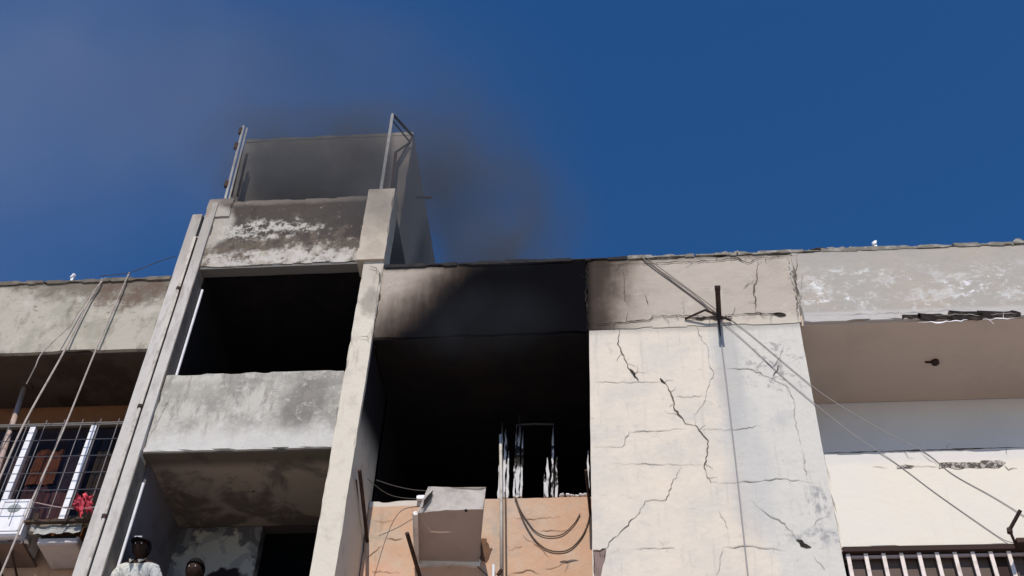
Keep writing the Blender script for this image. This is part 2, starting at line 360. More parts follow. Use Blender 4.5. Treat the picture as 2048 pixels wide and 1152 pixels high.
CREAM.layer((0.58, 0.555, 0.545), CREAM.ramp(CREAM.math('ADD', CREAM.lin(0, 0, 1, -9.40), CREAM.math('MULTIPLY', CREAM.noise(3, detail=6), 0.12)), 0.02, 0.12), amt=0.5)
CREAM.layer((0.52, 0.47, 0.40), CREAM.ramp(CREAM.noise(3, sv=(3.5, 1, 0.25), detail=7, rough=.7), 0.58, 0.72), amt=0.4); CREAM.layer((0.5, 0.44, 0.38), CREAM.ramp(CREAM.noise(7, detail=6, rough=0.7), 0.66, 0.74), amt=0.35); fine(CREAM, 0.15)
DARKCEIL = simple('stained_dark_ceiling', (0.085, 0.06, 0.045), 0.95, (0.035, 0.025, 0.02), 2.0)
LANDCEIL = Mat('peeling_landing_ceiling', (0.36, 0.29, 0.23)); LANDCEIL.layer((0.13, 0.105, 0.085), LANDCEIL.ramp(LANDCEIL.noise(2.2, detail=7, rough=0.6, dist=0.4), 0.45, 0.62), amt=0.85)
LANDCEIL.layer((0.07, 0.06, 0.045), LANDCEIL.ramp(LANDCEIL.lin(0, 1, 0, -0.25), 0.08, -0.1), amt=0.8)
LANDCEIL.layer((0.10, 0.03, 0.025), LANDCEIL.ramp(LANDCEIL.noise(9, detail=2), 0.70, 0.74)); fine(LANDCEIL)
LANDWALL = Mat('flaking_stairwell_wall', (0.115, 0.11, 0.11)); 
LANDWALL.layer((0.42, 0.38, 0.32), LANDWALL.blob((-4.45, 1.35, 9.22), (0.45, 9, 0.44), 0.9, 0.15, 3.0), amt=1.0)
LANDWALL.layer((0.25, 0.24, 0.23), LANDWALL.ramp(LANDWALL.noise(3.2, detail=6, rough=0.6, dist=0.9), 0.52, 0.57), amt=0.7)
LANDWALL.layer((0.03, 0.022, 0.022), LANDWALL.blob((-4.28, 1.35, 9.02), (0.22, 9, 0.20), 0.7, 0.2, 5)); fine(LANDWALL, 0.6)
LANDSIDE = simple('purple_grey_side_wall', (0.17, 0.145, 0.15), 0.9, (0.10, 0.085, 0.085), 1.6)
REVEAL = simple('shade_toned_reveal', (0.22, 0.19, 0.16), 0.9, (0.15, 0.125, 0.10), 5)  # grey-brown that stands in for the shade inside the reveals
CONC = Mat('grey_penthouse_render', (0.17, 0.148, 0.125))
CONC.layer((0.11, 0.095, 0.082), CONC.ramp(CONC.noise(1.8, detail=8, rough=0.65), 0.42, 0.64), amt=0.8)
CONC.layer((0.32, 0.29, 0.26), CONC.ramp(CONC.noise(5.0, sv=(0.8, 1, 2.2), detail=6, rough=0.7), 0.60, 0.68), CONC.ramp(CONC.lin(0, 0, 1, -14.9), 0.3, -0.2), amt=0.6)
CONC.layer((0.36, 0.30, 0.26), CONC.ramp(CONC.lin(1, -0.2, 0.05, 2.98 - 0.75 + 0.10), -0.03, 0.08), amt=0.8); fine(CONC)  # paler right corner: the lit beige triangle is put into the colour
WHITEM = simple('white_painted_metal', (0.78, 0.77, 0.80), 0.45, (0.62, 0.61, 0.64), 7, bump=0.05, spec=0.4)
PIPEM = simple('old_pvc_pipe', (0.56, 0.51, 0.45), 0.6, (0.30, 0.265, 0.235), 8)
IRON = simple('dark_rusty_iron', (0.05, 0.034, 0.03), 0.75, (0.11, 0.06, 0.04), 12, metallic=0.3)
GALV = simple('dull_galvanised_angle', (0.50, 0.47, 0.44), 0.6, (0.34, 0.28, 0.24), 10)
WIREL = simple('pale_cable_sheath', (0.42, 0.36, 0.32), 0.7, (0.25, 0.2, 0.17), 10)
WIRED = simple('dark_cable_sheath', (0.10, 0.075, 0.06), 0.7, (0.16, 0.11, 0.085), 10)
PINKPOLE = simple('faded_pink_brown_pole', (0.40, 0.30, 0.26), 0.7, (0.26, 0.17, 0.14), 7)
RUBBLE = simple('broken_cement', (0.30, 0.28, 0.24), 0.95, (0.5, 0.47, 0.43), 12)
CHAR = Mat('charred_flaking_paint', (0.62, 0.60, 0.59), 0.8); CHAR.layer((0.02, 0.017, 0.015), CHAR.ramp(CHAR.noise(7, sv=(1.6, 1, 0.45), detail=6, rough=0.65, dist=0.6), 0.50, 0.57))
CHAR.layer((0.012, 0.01, 0.01), CHAR.ramp(CHAR.math('ADD', CHAR.lin(0, 0, 1, -10.45), CHAR.math('MULTIPLY', CHAR.noise(6), 0.4)), 0.15, 0.55), amt=0.97)
GROUNDM = simple('dusty_ground', (0.42, 0.375, 0.335), 0.95, (0.34, 0.30, 0.27), 0.5)

# ------------------------------------------------------------------ levels (metres)
ROOF, SOFF, SILL, SOFF2, ST = 12.50, 11.35, 9.53, 8.41, 2.94
XT0, XT1 = -5.28, -2.70          # stair tower
XP0, XP1 = -0.262, 2.05          # broad pier
XR = 7.2

# ------------------------------------------------------------------ ground
g = bmesh.new(); bmesh.ops.create_grid(g, x_segments=40, y_segments=40, size=300)
og = obj('ground', g, GROUNDM); og['kind'] = 'structure'; og.location = (0, 0, 0)

# ------------------------------------------------------------------ right wing
RW = thing('apartment_block', 'right hand apartment block with cracked cream pier, burnt flat and recessed balconies', 'building', (0, 0, 0))
pier = obj('wall_pier', rough(XP0, XP1, 0.0, 0.30, 0.0, SOFF + 0.03, 0.14, 0.004, 2), PIER, RW, label='broad cracked cream and grey plaster pier')
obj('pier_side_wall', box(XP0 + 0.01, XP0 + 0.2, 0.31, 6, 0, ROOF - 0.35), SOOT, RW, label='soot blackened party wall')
obj('pier_side_wall', box(XP1 - 0.2, XP1 - 0.01, 0.31, 6, 0, ROOF - 0.35), GREYW, RW)
obj('parapet_wall', rough(XT1 + 0.002, -0.285, -0.004, 0.16, SOFF - 0.03, ROOF - 0.02, 0.09, 0.008, 3, 0.1), BAND, RW, label='parapet blackened by a fan of soot')
obj('parapet_wall', rough(-0.283, 2.092, -0.008, 0.16, SOFF - 0.005, ROOF - 0.03, 0.09, 0.008, 4, 0.25), BAND, RW, label='cracked beige parapet above the pier')
obj('parapet_wall', rough(2.094, XR, -0.016, 0.16, SOFF, ROOF - 0.02, 0.09, 0.007, 5, 0.2), BAND, RW, label='grey parapet with scrubbed whitewash')
COPM = simple('mossy_broken_coping', (0.19, 0.175, 0.145), 0.95, (0.36, 0.33, 0.30), 9, 0.48, 0.58)
COPS = simple('sooty_coping', (0.03, 0.028, 0.03), 0.95, (0.05, 0.045, 0.04), 5)
x = -2.68; R = rnd(5); k = 0
while x < XR:
    w = R.uniform(0.5, 1.1); x1 = min(x + w, XR)
    obj('coping', rough(x, x1 - 0.001, -0.022 - R.uniform(0, 0.006), 0.2, ROOF - 0.03 + R.uniform(-.004, .004), ROOF + 0.024 + R.uniform(-.004, .006), 0.035, 0.012, 7 + k, 0.5), COPS if x < -0.3 else COPM, RW)
    x = x1; k += 1
obj('roof_slab', box(XT1 + 0.01, XR, 0.17, 8, ROOF - 0.5, ROOF - 0.34), RUBBLE, RW)

# burnt flat: recess behind the parapet plane
obj('peach_wall', rough(XT1 + 0.01, XP0 - 0.004, 0.90, 1.05, 0.0, 9.73, 0.10, 0.006, 9, 0.25), ORANGE, RW, label='cracked peach painted wall below the burnt opening')
b = box(XT1 + .012, XP0 - .004, 0.03, 4.8, SOFF - 0.045, SOFF + 0.12)
obj('burnt_ceiling', b, SOOT, RW)
obj('burnt_back_wall', box(XT1 + .012, XP0 - .004, 4.6, 4.75, 8.6, SOFF), SOOT, RW)
obj('burnt_floor', box(XT1 + .012, XP0 - .004, 1.06, 4.59, 8.7, 8.82), SOOT, RW)
obj('burnt_side_wall', box(XT1 + .012, XT1 + 0.03, 1.06, 4.58, 8.83, SOFF), SOOT, RW)

# right balcony recesses, one per storey
for n in range(4):
    dz = -ST * n
    ce, sl_ = SOFF + dz, SILL + dz
    if ce < 1: break
    obj('balcony_ceiling', box(XP1 - 0.005, XR, 0.025, 1.34, ce - (0.016 if n == 0 else 0.018), ce + 0.14), CEIL, RW)
    if n == 0:
        obj('balcony_back_wall', box(XP1 - 0.005, XR, 1.35, 1.5, ce - 2.7, ce + 0.13), GREYW, RW)
    pr = rough(XP1 + 0.004, XR, 0.010, 0.13, ce - 2.94 + 0.012 if ce - 2.94 > 0 else 0.0, sl_, 0.12, 0.005, 20 + n, 0.1)
    obj('balcony_parapet', pr, CREAM, RW, label='cream balcony parapet with a broken plaster streak' if n == 0 else None)
BROWN = simple('brown_shutter_board', (0.13, 0.096, 0.083), 0.8, (0.10, 0.08, 0.062), 2.5)
DKWOOD = simple('dark_lintel_timber', (0.045, 0.028, 0.024), 0.8)
obj('lintel_strip', box(XP1 + 0.012, XR, -0.012, 0.10, SOFF2 - 0.045, SOFF2 + 0.008), DKWOOD, RW)
gr = obj('grille_rail', box(XP1 + 0.03, 5.2, 0.035, 0.055, SOFF2 - 0.088, SOFF2 - 0.060), simple('pinkish_rail', (0.42, 0.33, 0.30), 0.6), RW)
GRB = simple('cream_grille_bar', (0.74, 0.64, 0.58), 0.6, (0.5, 0.42, 0.36), 9)
xb = at(1692, 1110, 0.03).x; XB = xb
bar_me = None
for k in range(20):
    if bar_me is None:
        ob = obj('grille_bar', box(xb, xb + 0.036, 0.02, 0.034, SOFF2 - 1.75, SOFF2 - 0.05), GRB, RW); bar_me = ob
    else:
        ob = bar_me.copy(); COL.objects.link(ob); ob.location.x += 0.161 * k
for k in range(20):
    xx = XB + 0.036 + 0.161 * k
    obj('shutter_board', box(xx - 0.030, xx + 0.124, 0.10 + 0.006 * (k % 2), 0.13, SOFF2 - 1.7, SOFF2 - 0.06), BROWN if k not in (8, 13) else DKWOOD, RW)
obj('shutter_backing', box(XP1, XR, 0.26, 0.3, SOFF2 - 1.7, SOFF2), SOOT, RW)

# ceiling hook in the right balcony
d_ = (cam_rot @ Vector((1870 - 1024, -(723 - 576), -F_PX))); hp = CAM + d_ * ((SOFF - 0.02 - CAM.z) / d_.z)
hk = tube([hp + Vector((0, 0, 0.03)), hp + Vector((0, 0, -0.03))], 0.045, 10)
hook = obj('ceiling_hook', hk, IRON, RW)
obj('hook_stub', tube([hp + Vector((-0.11, 0, -0.005)), hp + Vector((-0.03, 0, -0.012))], 0.012), IRON, hook)

# broken plaster and joints on the right wing
def C(pts, w, mat=CRACK, y=0.0, par=pier, seed=None, **k):
    seed = seed or int(pts[0][0] + pts[0][1]); return obj('crack', crack(pts, w, y, seed, **k), mat, par)
# pier fissures
C([(1240, 658), (1235, 688), (1248, 712), (1255, 735), (1266, 750), (1277, 762)], .013)
C([(1260, 738), (1268, 748), (1277, 763)], .030, CRACKD)
C([(1190, 764), (1240, 765), (1277, 764), (1320, 764)], .009, CRACKL)
C([(1320, 757), (1336, 775), (1345, 795), (1349, 820), (1371, 848), (1390, 852)], .016)
C([(1320, 757), (1330, 768)], .028, CRACKD)
C([(1390, 850), (1402, 865), (1417, 882), (1415, 910), (1408, 935), (1414, 955), (1422, 966)], .014)
C([(1392, 645), (1398, 670), (1415, 695), (1420, 735), (1428, 745), (1414, 780), (1406, 810), (1388, 830), (1390, 850)], .009, CRACKL)
C([(1352, 794), (1410, 792)], .008, CRACKL)
C([(1428, 737), (1500, 738), (1540, 755), (1570, 770), (1588, 800), (1590, 840), (1600, 890)], .009, CRACKL)
C([(1510, 735), (1530, 720), (1545, 735), (1560, 715), (1566, 692)], .010, CRACKL)
C([(1546, 752), (1560, 730)], .015, CRACK)
C([(1190, 894), (1245, 894), (1258, 864), (1330, 861), (1372, 857)], .008, CRACKL)
C([(1225, 927), (1300, 929), (1405, 930)], .007, CRACKL)
C([(1400, 858), (1470, 860), (1525, 850)], .008, CRACKL)
C([(1422, 965), (1500, 964), (1560, 958), (1630, 965)], .009, CRACKL)
C([(1364, 935), (1345, 965), (1332, 1000), (1290, 1003), (1275, 1030), (1240, 1065), (1218, 1085), (1212, 1098)], .009)
C([(1500, 1000), (1530, 1025), (1570, 1048), (1592, 1075)], .009, CRACKL)
C([(1436, 1020), (1456, 1058)], .008, CRACKL)
C([(1622, 1055), (1640, 1038), (1662, 1030)], .009, CRACKL)
C([(1445, 1095), (1510, 1093), (1575, 1102)], .010, CRACKL)
C([(1445, 1095), (1440, 1125), (1432, 1152)], .010, CRACKL)
C([(1606, 905), (1612, 950)], .008, CRACKL)
C([(1260, 1098), (1350, 1097)], .008, CRACKL)
C([(1592, 1080), (1605, 1090), (1622, 1095)], .035, CRACKD, jit=.02)
C([(1623, 1110), (1650, 1140)], .008, CRACKL)
obj('spalled_hole', flake([(1187, 1100), (1215, 1100), (1210, 1112), (1204, 1130), (1202, 1152), (1188, 1152)], 0, 0.004, 3), simple('exposed_brown_render', (0.24, 0.17, 0.15), 0.95, (0.15, 0.11, 0.09), 12), pier)
C([(1187, 1103), (1200, 1103), (1212, 1098)], .024, CRACKD)
# joint between parapet and pier, with spalled lips
pb = RW
C([(1190, 648), (1235, 645), (1300, 640), (1305, 632), (1372, 632), (1440, 634)], .016, CRACKD, -0.014, RW)
C([(1450, 631), (1500, 628), (1560, 627), (1572, 632)], .012, CRACKD, -0.014, RW)
C([(1545, 628), (1572, 630)], .045, CRACKD, -0.014, RW)
C([(1375, 637), (1430, 636), (1465, 635)], .04, CRACKD, -0.014, RW)
C([(1245, 535), (1250, 560), (1249, 600), (1262, 612)], .008, CRACK, -0.014, RW)
C([(1290, 590), (1296, 610)], .010, CRACK, -0.014, RW)
C([(1366, 595), (1368, 630)], .007, CRACKL, -0.014, RW)
C([(1515, 518), (1514, 555), (1508, 575), (1510, 605), (1513, 628)], .012, CRACK, -0.014, RW)
C([(1512, 558), (1485, 578)], .009, CRACK, -0.014, RW)
C([(1180, 532), (1300, 527), (1440, 521), (1475, 516), (1495, 526), (1513, 518), (1590, 512)], .014, CRACKD, -0.015, RW)
C([(1594, 508), (1592, 560), (1596, 640)], .012, CRACK, -0.017, RW)
C([(1575, 510), (1590, 580), (1595, 610)], .018, RUBBLE, -0.018, RW)
C([(1605, 545), (1603, 590), (1594, 612)], .010, RUBBLE, -0.018, RW)
C([(1174, 530), (1172, 590), (1177, 650)], .012, CRACKD, -0.014, RW)
C([(1604, 630), (1700, 629), (1830, 624), (1960, 616)], .006, CRACKL, -0.018, RW)
# ragged spall under the right parapet
for j, (a0, a1, v0, h_) in enumerate(((1802, 1850, 634, 7), (1838, 1905, 634, 10), (1895, 1965, 632, 13), (1955, 2040, 629, 11))):
    up_ = [(a0 + (a1 - a0) * t / 5, v0 - h_ * .5 + rnd(j * 7 + t).uniform(-2.5, 1.5)) for t in range(6)]
    dn_ = [(a0 + (a1 - a0) * t / 5, v0 + h_ * .5 + rnd(j * 9 + t).uniform(-2, 3)) for t in range(5, -1, -1)]
    obj('spalled_streak', flake(up_ + dn_, -0.016, 0.006, j, 0.016), CRACKD, RW)
C([(1835, 646), (1900, 644), (1935, 640)], .012, WHITEM, -0.02, RW)
C([(1965, 640), (2035, 636)], .012, WHITEM, -0.02, RW)
C([(1870, 632), (1925, 629), (1960, 632)], .007, RUBBLE, -0.026, RW)
C([(1980, 629), (2035, 627)], .006, RUBBLE, -0.026, RW)
for j, (a0, a1, v0, h_) in enumerate(((1793, 1828, 934, 6), (1880, 1930, 932, 11), (1925, 1965, 930, 9), (1960, 2008, 929, 12))):
    up_ = [(a0 + (a1 - a0) * t / 4, v0 - h_ * .5 + rnd(j * 5 + t).uniform(-2, 1)) for t in range(5)]
    dn_ = [(a0 + (a1 - a0) * t / 4, v0 + h_ * .5 + rnd(j * 3 + t).uniform(-2, 2)) for t in range(4, -1, -1)]
    obj('spalled_streak', flake(up_ + dn_, 0.01, 0.005, j + 50, 0.016), simple('dark_spall', (0.10, 0.085, 0.075), 1, (0.42, 0.37, 0.32), 16, 0.48, 0.54, 1.0), RW)
C([(1828, 934), (1880, 932)], .006, CRACKL, 0.01, RW)
C([(2008, 932), (2016, 940), (2035, 937)], .010, CRACK, 0.01, RW)
C([(1745, 934), (1775, 935)], .008, CRACKL, 0.01, RW)
C([(1840, 905), (1875, 930)], .010, CRACKL, 0.01, RW)
C([(1648, 907), (1850, 901), (2048, 895)], .018, CRACKD, 0.008, RW, jit=.002)
# peach wall fissures
for j, pl in enumerate(([(745, 1043), (790, 1042)], [(770, 1075), (790, 1080), (808, 1076)], [(1020, 1037), (1060, 1038), (1120, 1034)], [(1018, 1100), (1045, 1092)],
                        [(1090, 1138), (1110, 1135), (1140, 1122)], [(1010, 1150), (1060, 1140), (1085, 1150)], [(735, 1115), (765, 1090)], [(1080, 1062), (1150, 1060)],
                        [(745, 1143), (800, 1146)], [(1045, 1070), (1075, 1092), (1100, 1115)])):
    C(pl, .010, simple('peach_fissure', (0.30, 0.18, 0.11), 1, (0.45, 0.27, 0.17), 8), 0.9, RW, seed=300 + j)
C([(1120, 1124), (1158, 1121)], .022, CRACK, 0.9, RW)
obj('brown_patch', flake([(962, 1076), (974, 1076), (976, 1096), (985, 1096), (981, 1112), (972, 1124), (960, 1120)], 0.9, 0.006, 4), simple('patch_dark_brown', (0.17, 0.095, 0.06), 1, (0.1, 0.06, 0.04), 10), RW)  # flat dark brown patch right of the sheeted box

# rubble and flaking edge along the burnt sill
for j in range(9):
    p = at(1120 + j * 6.6 + rnd(j).uniform(-3, 3), 992 - rnd(j + 9).uniform(0, 3), 0.93); r_ = rnd(60 + j); bm = bmesh.new()
    bmesh.ops.create_icosphere(bm, subdivisions=1, radius=1, matrix=Matrix.Translation(p + Vector((0, 0, 0.0))) @ Matrix.Diagonal((r_.uniform(.02, .03), .03, r_.uniform(.012, .026), 1)))
    for vv in bm.verts: vv.co += noise.noise_vector(vv.co * 25) * .012
    obj('sill_rubble', bm, WHITEM, RW)

# ------------------------------------------------------------------ charred window frame in the burnt opening
def ragged(u, v0, v1, wpx, y, seed, bm=None):
    """a burnt post: width and outline change along its height, tapering to a splinter"""
    bm = bm or bmesh.new(); a_, b_ = at(u, v1, y), at(u, v0, y); X = a_.x; R = rnd(seed); w = wpx / 215.0; rings = []
    n = max(4, int((b_.z - a_.z) / 0.07))
    for i in range(n + 1):
        t = i / n; z = a_.z + (b_.z - a_.z) * t
        ww = w * (1 - 0.75 * t ** 3) * R.uniform(0.7, 1.2); dx = R.uniform(-.2, .2) * w; yy = R.uniform(-.01, .01)
        rings.append([bm.verts.new((X + dx + sx * ww / 2, y + yy + sy * 0.025, z)) for sx, sy in ((-1, -1), (1, -1), (1, 1), (-1, 1))])
    for p, q in zip(rings, rings[1:]):
        for k in range(4): bm.faces.new((p[k], p[(k + 1) % 4], q[(k + 1) % 4], q[k]))
    bm.faces.new(rings[0]); bm.faces.new(rings[-1]); return bm
wf = thing('burnt_window_frame', 'charred peeling window frame remains standing on the burnt opening sill', 'window frame', at(1050, 995, 0.97))
for j, (u, v0, v1, w) in enumerate(((998, 848, 1000, 7), (1006, 862, 998, 8), (1014, 905, 998, 6), (1028, 850, 996, 5), (1034, 832, 998, 9), (1042, 862, 996, 5),
                                    (1105, 852, 996, 6), (1095, 918, 996, 8), (1113, 915, 996, 6), (1089, 950, 994, 6), (1177, 905, 994, 5))):
    obj('charred_post', ragged(u, v0, v1, w, 0.97, 80 + j), CHAR, wf)
obj('charred_rail', tube([at(1034, 850, 0.97), at(1070, 848, 0.97), at(1108, 849, 0.97)], 0.012, 6), simple('smoked_rail', (0.06, 0.055, 0.05), 0.8), wf)

# ------------------------------------------------------------------ stair tower
TW = thing('stair_tower', 'mould stained stair tower rising above the roof with open landings', 'tower', (-4, 0, 0))
T_TOP = 13.88
col = obj('corner_column', rough(-2.945, XT1, -0.03, 1.0, 0, 12.60, 0.10, 0.0035, 31, 0.06), COLM, TW, label='pale corner column right of the landings')
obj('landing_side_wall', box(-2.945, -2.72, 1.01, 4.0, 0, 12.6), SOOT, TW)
obj('pilaster', rough(-5.105, -4.985, -0.04, 0.17, 0, 13.80, 0.10, 0.0025, 32, 0.0), PILM, TW, label='chalky left pilaster')
obj('outer_wall_edge', rough(-5.28, -5.150, -0.03, 0.17, 0, 13.60, 0.10, 0.0025, 33, 0.0), PILM, TW)
obj('outer_side_wall', box(-5.27, -5.00, 0.18, 4.0, 0, 12.6), REVEAL, TW)
obj('groove_back', box(-5.152, -5.113, 0.05, 0.16, 0, 13.6), simple('groove_shade', (0.06, 0.05, 0.045), 0.95), TW)  # near-black colour paints the shade in the groove beside the pipe
dp = obj('downpipe', tube([(-5.145, -0.035, 0.0), (-5.147, -0.035, 6), (-5.143, -0.035, 9.5), (-5.150, -0.04, 13.15), (-5.15, 0.03, 13.22)], 0.017, 10), PIPEM, TW, smooth=True)
for zz in (12.2, 10.35, 8.9, 6):
    obj('pipe_collar', tube([(-5.146, -0.037, zz), (-5.146, -0.037, zz + 0.04)], 0.027, 10), IRON, dp)
obj('top_parapet', rough(-4.99, -3.03, 0.0, 0.16, 12.63, T_TOP - 0.02, 0.08, 0.010, 34, 0.25), TTOP, TW, label='mould blackened top parapet')
obj('corner_block', rough(-5.12, -4.80, -0.02, 0.19, 13.55, T_TOP + 0.02, 0.08, 0.010, 35, 0.3), TTOP, TW)
obj('end_block', rough(-3.035, -2.695, -0.07, 0.22, 12.585, T_TOP + 0.03, 0.08, 0.006, 36, 0.15), simple('beige_block_plaster', (0.50, 0.43, 0.35), 0.9, (0.38, 0.32, 0.26), 3), TW, label='beige plaster block at the parapet end')
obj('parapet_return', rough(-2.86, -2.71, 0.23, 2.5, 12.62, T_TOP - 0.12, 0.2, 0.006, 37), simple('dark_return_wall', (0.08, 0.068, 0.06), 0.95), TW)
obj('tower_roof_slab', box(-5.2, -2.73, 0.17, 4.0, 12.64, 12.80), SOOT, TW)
for n in range(4):
    z0 = 9.77 - ST * n; z1 = 10.86 - ST * n
    if z1 < 0.5: break
    obj('landing_parapet', rough(-4.975, -2.95, 0.0, 0.14, max(z0, 0), z1, 0.09, 0.008, 40 + n, 0.15), TPANEL, TW, label='cloudy grey stained landing parapet' if n == 0 else None)
    if z0 > 0:
        obj('landing_slab', box(-4.984, -2.951, 0.03, 1.34, z0 - 0.014, z0 + 0.16), LANDCEIL, TW)
xd0, xd1, zd = at(527, 1048, 1.35).x, at(645, 1045, 1.35).x, at(580, 1047, 1.35).z
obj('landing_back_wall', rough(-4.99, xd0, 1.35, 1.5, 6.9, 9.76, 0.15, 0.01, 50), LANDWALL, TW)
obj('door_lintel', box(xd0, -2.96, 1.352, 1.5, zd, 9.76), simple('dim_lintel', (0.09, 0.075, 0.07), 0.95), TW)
obj('landing_inner_wall', box(-4.998, -4.94, 0.20, 1.34, 6.9, 9.76), LANDSIDE, TW)
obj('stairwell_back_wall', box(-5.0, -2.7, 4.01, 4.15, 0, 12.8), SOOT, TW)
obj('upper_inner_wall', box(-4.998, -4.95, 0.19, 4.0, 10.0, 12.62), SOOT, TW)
for zz0, zz1 in ((10.9, 12.42), (6.9, 9.50)):
    obj('conduit', tube([(-4.955, 0.19, zz0), (-4.955, 0.19, zz1)], 0.017, 8), WHITEM, TW)
    obj('reveal_strip', box(-4.984, -4.975, -0.036, 0.18, zz0 - 0.3, zz1 + 0.2), REVEAL, TW)  # strip carries the reveal's shade in its colour
# fissures of the tower front
for j, (pl, w, y) in enumerate((([(738, 532), (752, 536), (760, 550), (757, 570)], .012, -.05), ([(720, 673), (735, 674), (739, 681)], .014, -.05),
                                ([(340, 757), (337, 800), (287, 900)], .007, -.0), ([(757, 570), (750, 620), (745, 668)], .006, -.05))):
    obj('crack', crack(pl, w, y, 400 + j), CRACK if j != 2 else CRACKL, TW)
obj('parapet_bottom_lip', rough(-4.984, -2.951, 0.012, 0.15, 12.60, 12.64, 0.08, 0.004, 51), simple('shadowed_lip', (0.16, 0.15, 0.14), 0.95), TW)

# penthouse box on the tower
PH = thing('rooftop_room', 'grey rendered windowless room on top of the stair tower', 'rooftop room', (-3.9, 3, 12.8))
obj('room_wall', rough(-5.13, -2.715, 0.5, 5.5, 12.81, 15.82, 0.12, 0.012, 52, 0.1), CONC, PH)
obj('room_roof_edge', rough(-5.132, -2.713, 0.495, 5.51, 15.79, 15.86, 0.08, 0.006, 53, 0.1), CONC, PH)
q = Vector((-2.70, 1.15, 15.2)); obj('drain_spout', tube([q, q + Vector((0.22, 0, -0.02))], 0.022, 8), IRON, PH)

# steel frames standing on the tower parapet
fr = thing('steel_bracket_frame', 'tall bent steel angle frame on the right end of tower parapet', 'metal frame', at(760, 385, -0.02), 'steel angle frames on the tower parapet')
pb_, pt_ = at(760, 390, 0.0), at(785, 228, 0.0)
obj('upright', tube([pb_, pt_], 0.020, 4), GALV, fr)
obj('top_arm', tube([pt_, at(825, 272, 0.49)], 0.022, 4), IRON, fr)
obj('top_arm', tube([at(784, 240, 0.02), at(818, 282, 0.48)], 0.012, 4), IRON, fr)
obj('lower_arm', tube([at(820, 285, 0.46), at(792, 304, 0.33)], 0.015, 4), IRON, fr)
obj('inner_post', tube([at(792, 304, 0.33), at(783, 385, 0.33)], 0.022, 4), simple('red_rust', (0.11, 0.06, 0.045), 0.9), fr)
fl = thing('steel_bracket_frame', 'pair of thin steel angles on the left end of tower parapet', 'metal frame', at(452, 396, -0.02), 'steel angle frames on the tower parapet')
obj('upright', tube([at(450, 398, 0.0), at(487, 252, 0.0)], 0.016, 4), GALV, fl)
obj('upright', tube([at(458, 398, 0.04), at(494, 256, 0.04)], 0.012, 4), GALV, fl)
obj('inner_post', tube([at(475, 392, 0.33), at(494, 308, 0.33)], 0.02, 4), IRON, fl)
obj('inner_post', tube([at(463, 392, 0.2), at(484, 300, 0.2)], 0.014, 4), IRON, fl)
for j, (u, v) in enumerate(((472, 292), (453, 368), (481, 262))):
    obj('bolt_plate', box(*(lambda p: (p.x - .02, p.x + .02, p.y - .02, p.y + .02, p.z - .06, p.z + .06))(at(u, v, -0.01))), IRON, fl)

# ------------------------------------------------------------------ left wing
LW = thing('apartment_block', 'left hand apartment block with stained parapet over an orange walled recess', 'building', (-7.5, 0, 0))
XL = -9.6
obj('parapet_wall', rough(XL, XT0 - 0.01, 0.0, 0.16, 11.28, 12.43, 0.09, 0.008, 61, 0.2), LEFTBAND, LW)
x = XL; k = 0; R = rnd(12)
COPL = simple('dark_lichen_coping', (0.13, 0.11, 0.09), 0.95, (0.22, 0.19, 0.16), 6)
while x < XT0 - 0.02:
    x1 = min(x + R.uniform(0.5, 1.0), XT0 - 0.02)
    obj('coping', rough(x, x1 - 0.006, -0.02, 0.2, 12.415, 12.47 + R.uniform(-.01, .012), 0.05, 0.010, 65 + k, 0.3), COPL, LW); x = x1; k += 1
obj('roof_slab', box(XL, XT0 - 0.01, 0.17, 8, 12.0, 12.12), RUBBLE, LW)
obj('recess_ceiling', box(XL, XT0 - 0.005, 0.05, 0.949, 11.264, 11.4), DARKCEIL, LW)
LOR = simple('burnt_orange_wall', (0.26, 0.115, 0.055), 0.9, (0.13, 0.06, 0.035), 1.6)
YW = 0.45  # window set forward as a guessed cage, so sun reaches the uprights
WX0, WX1, WZ0, WZ1 = -7.75, -5.30, at(130, 1040, YW).z, at(130, 849, YW).z
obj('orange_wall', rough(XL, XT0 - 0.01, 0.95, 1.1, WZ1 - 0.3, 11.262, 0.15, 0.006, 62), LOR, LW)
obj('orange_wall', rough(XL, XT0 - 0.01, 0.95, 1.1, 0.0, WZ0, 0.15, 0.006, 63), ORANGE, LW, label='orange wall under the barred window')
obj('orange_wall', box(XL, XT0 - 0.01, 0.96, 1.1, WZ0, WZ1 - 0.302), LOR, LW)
obj('outer_return_wall', box(XL - .1, XL - .005, 0.0, 6, 0, 12.4), LOR, LW)
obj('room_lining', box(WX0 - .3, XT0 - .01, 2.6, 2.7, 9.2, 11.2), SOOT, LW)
win = obj('window', box(WX0, WX1, YW - 0.03, 0.949, WZ1 - 0.04, WZ1), simple('grey_top_rail', (0.16, 0.145, 0.13), 0.6), LW, label='wide barred window with white uprights')
UX = [at(63, 856, YW).x, at(186, 849, YW).x]
for xx, w in ((UX[0], 0.062), (UX[1], 0.062)):
    obj('frame_upright', box(xx, xx + w, YW - 0.025, YW + 0.04, WZ0, WZ1 - 0.042), WHITEM, win)
obj('frame_sill', box(WX0, WX1, YW - 0.02, YW + 0.03, WZ0 - 0.03, WZ0 - 0.002), DARKCEIL, win)
gm = bpy.data.materials.new('window_glass'); gm.use_nodes = True; nt = gm.node_tree; nt.nodes.clear()
out = nt.nodes.new('ShaderNodeOutputMaterial'); mx = nt.nodes.new('ShaderNodeMixShader'); tr = nt.nodes.new('ShaderNodeBsdfTransparent'); gl = nt.nodes.new('ShaderNodeBsdfGlossy')
tr.inputs[0].default_value = (0.72, 0.66, 0.62, 1); gl.inputs['Roughness'].default_value = 0.08; mx.inputs[0].default_value = 0.015
nt.links.new(tr.outputs[0], mx.inputs[1]); nt.links.new(gl.outputs[0], mx.inputs[2]); nt.links.new(mx.outputs[0], out.inputs[0])
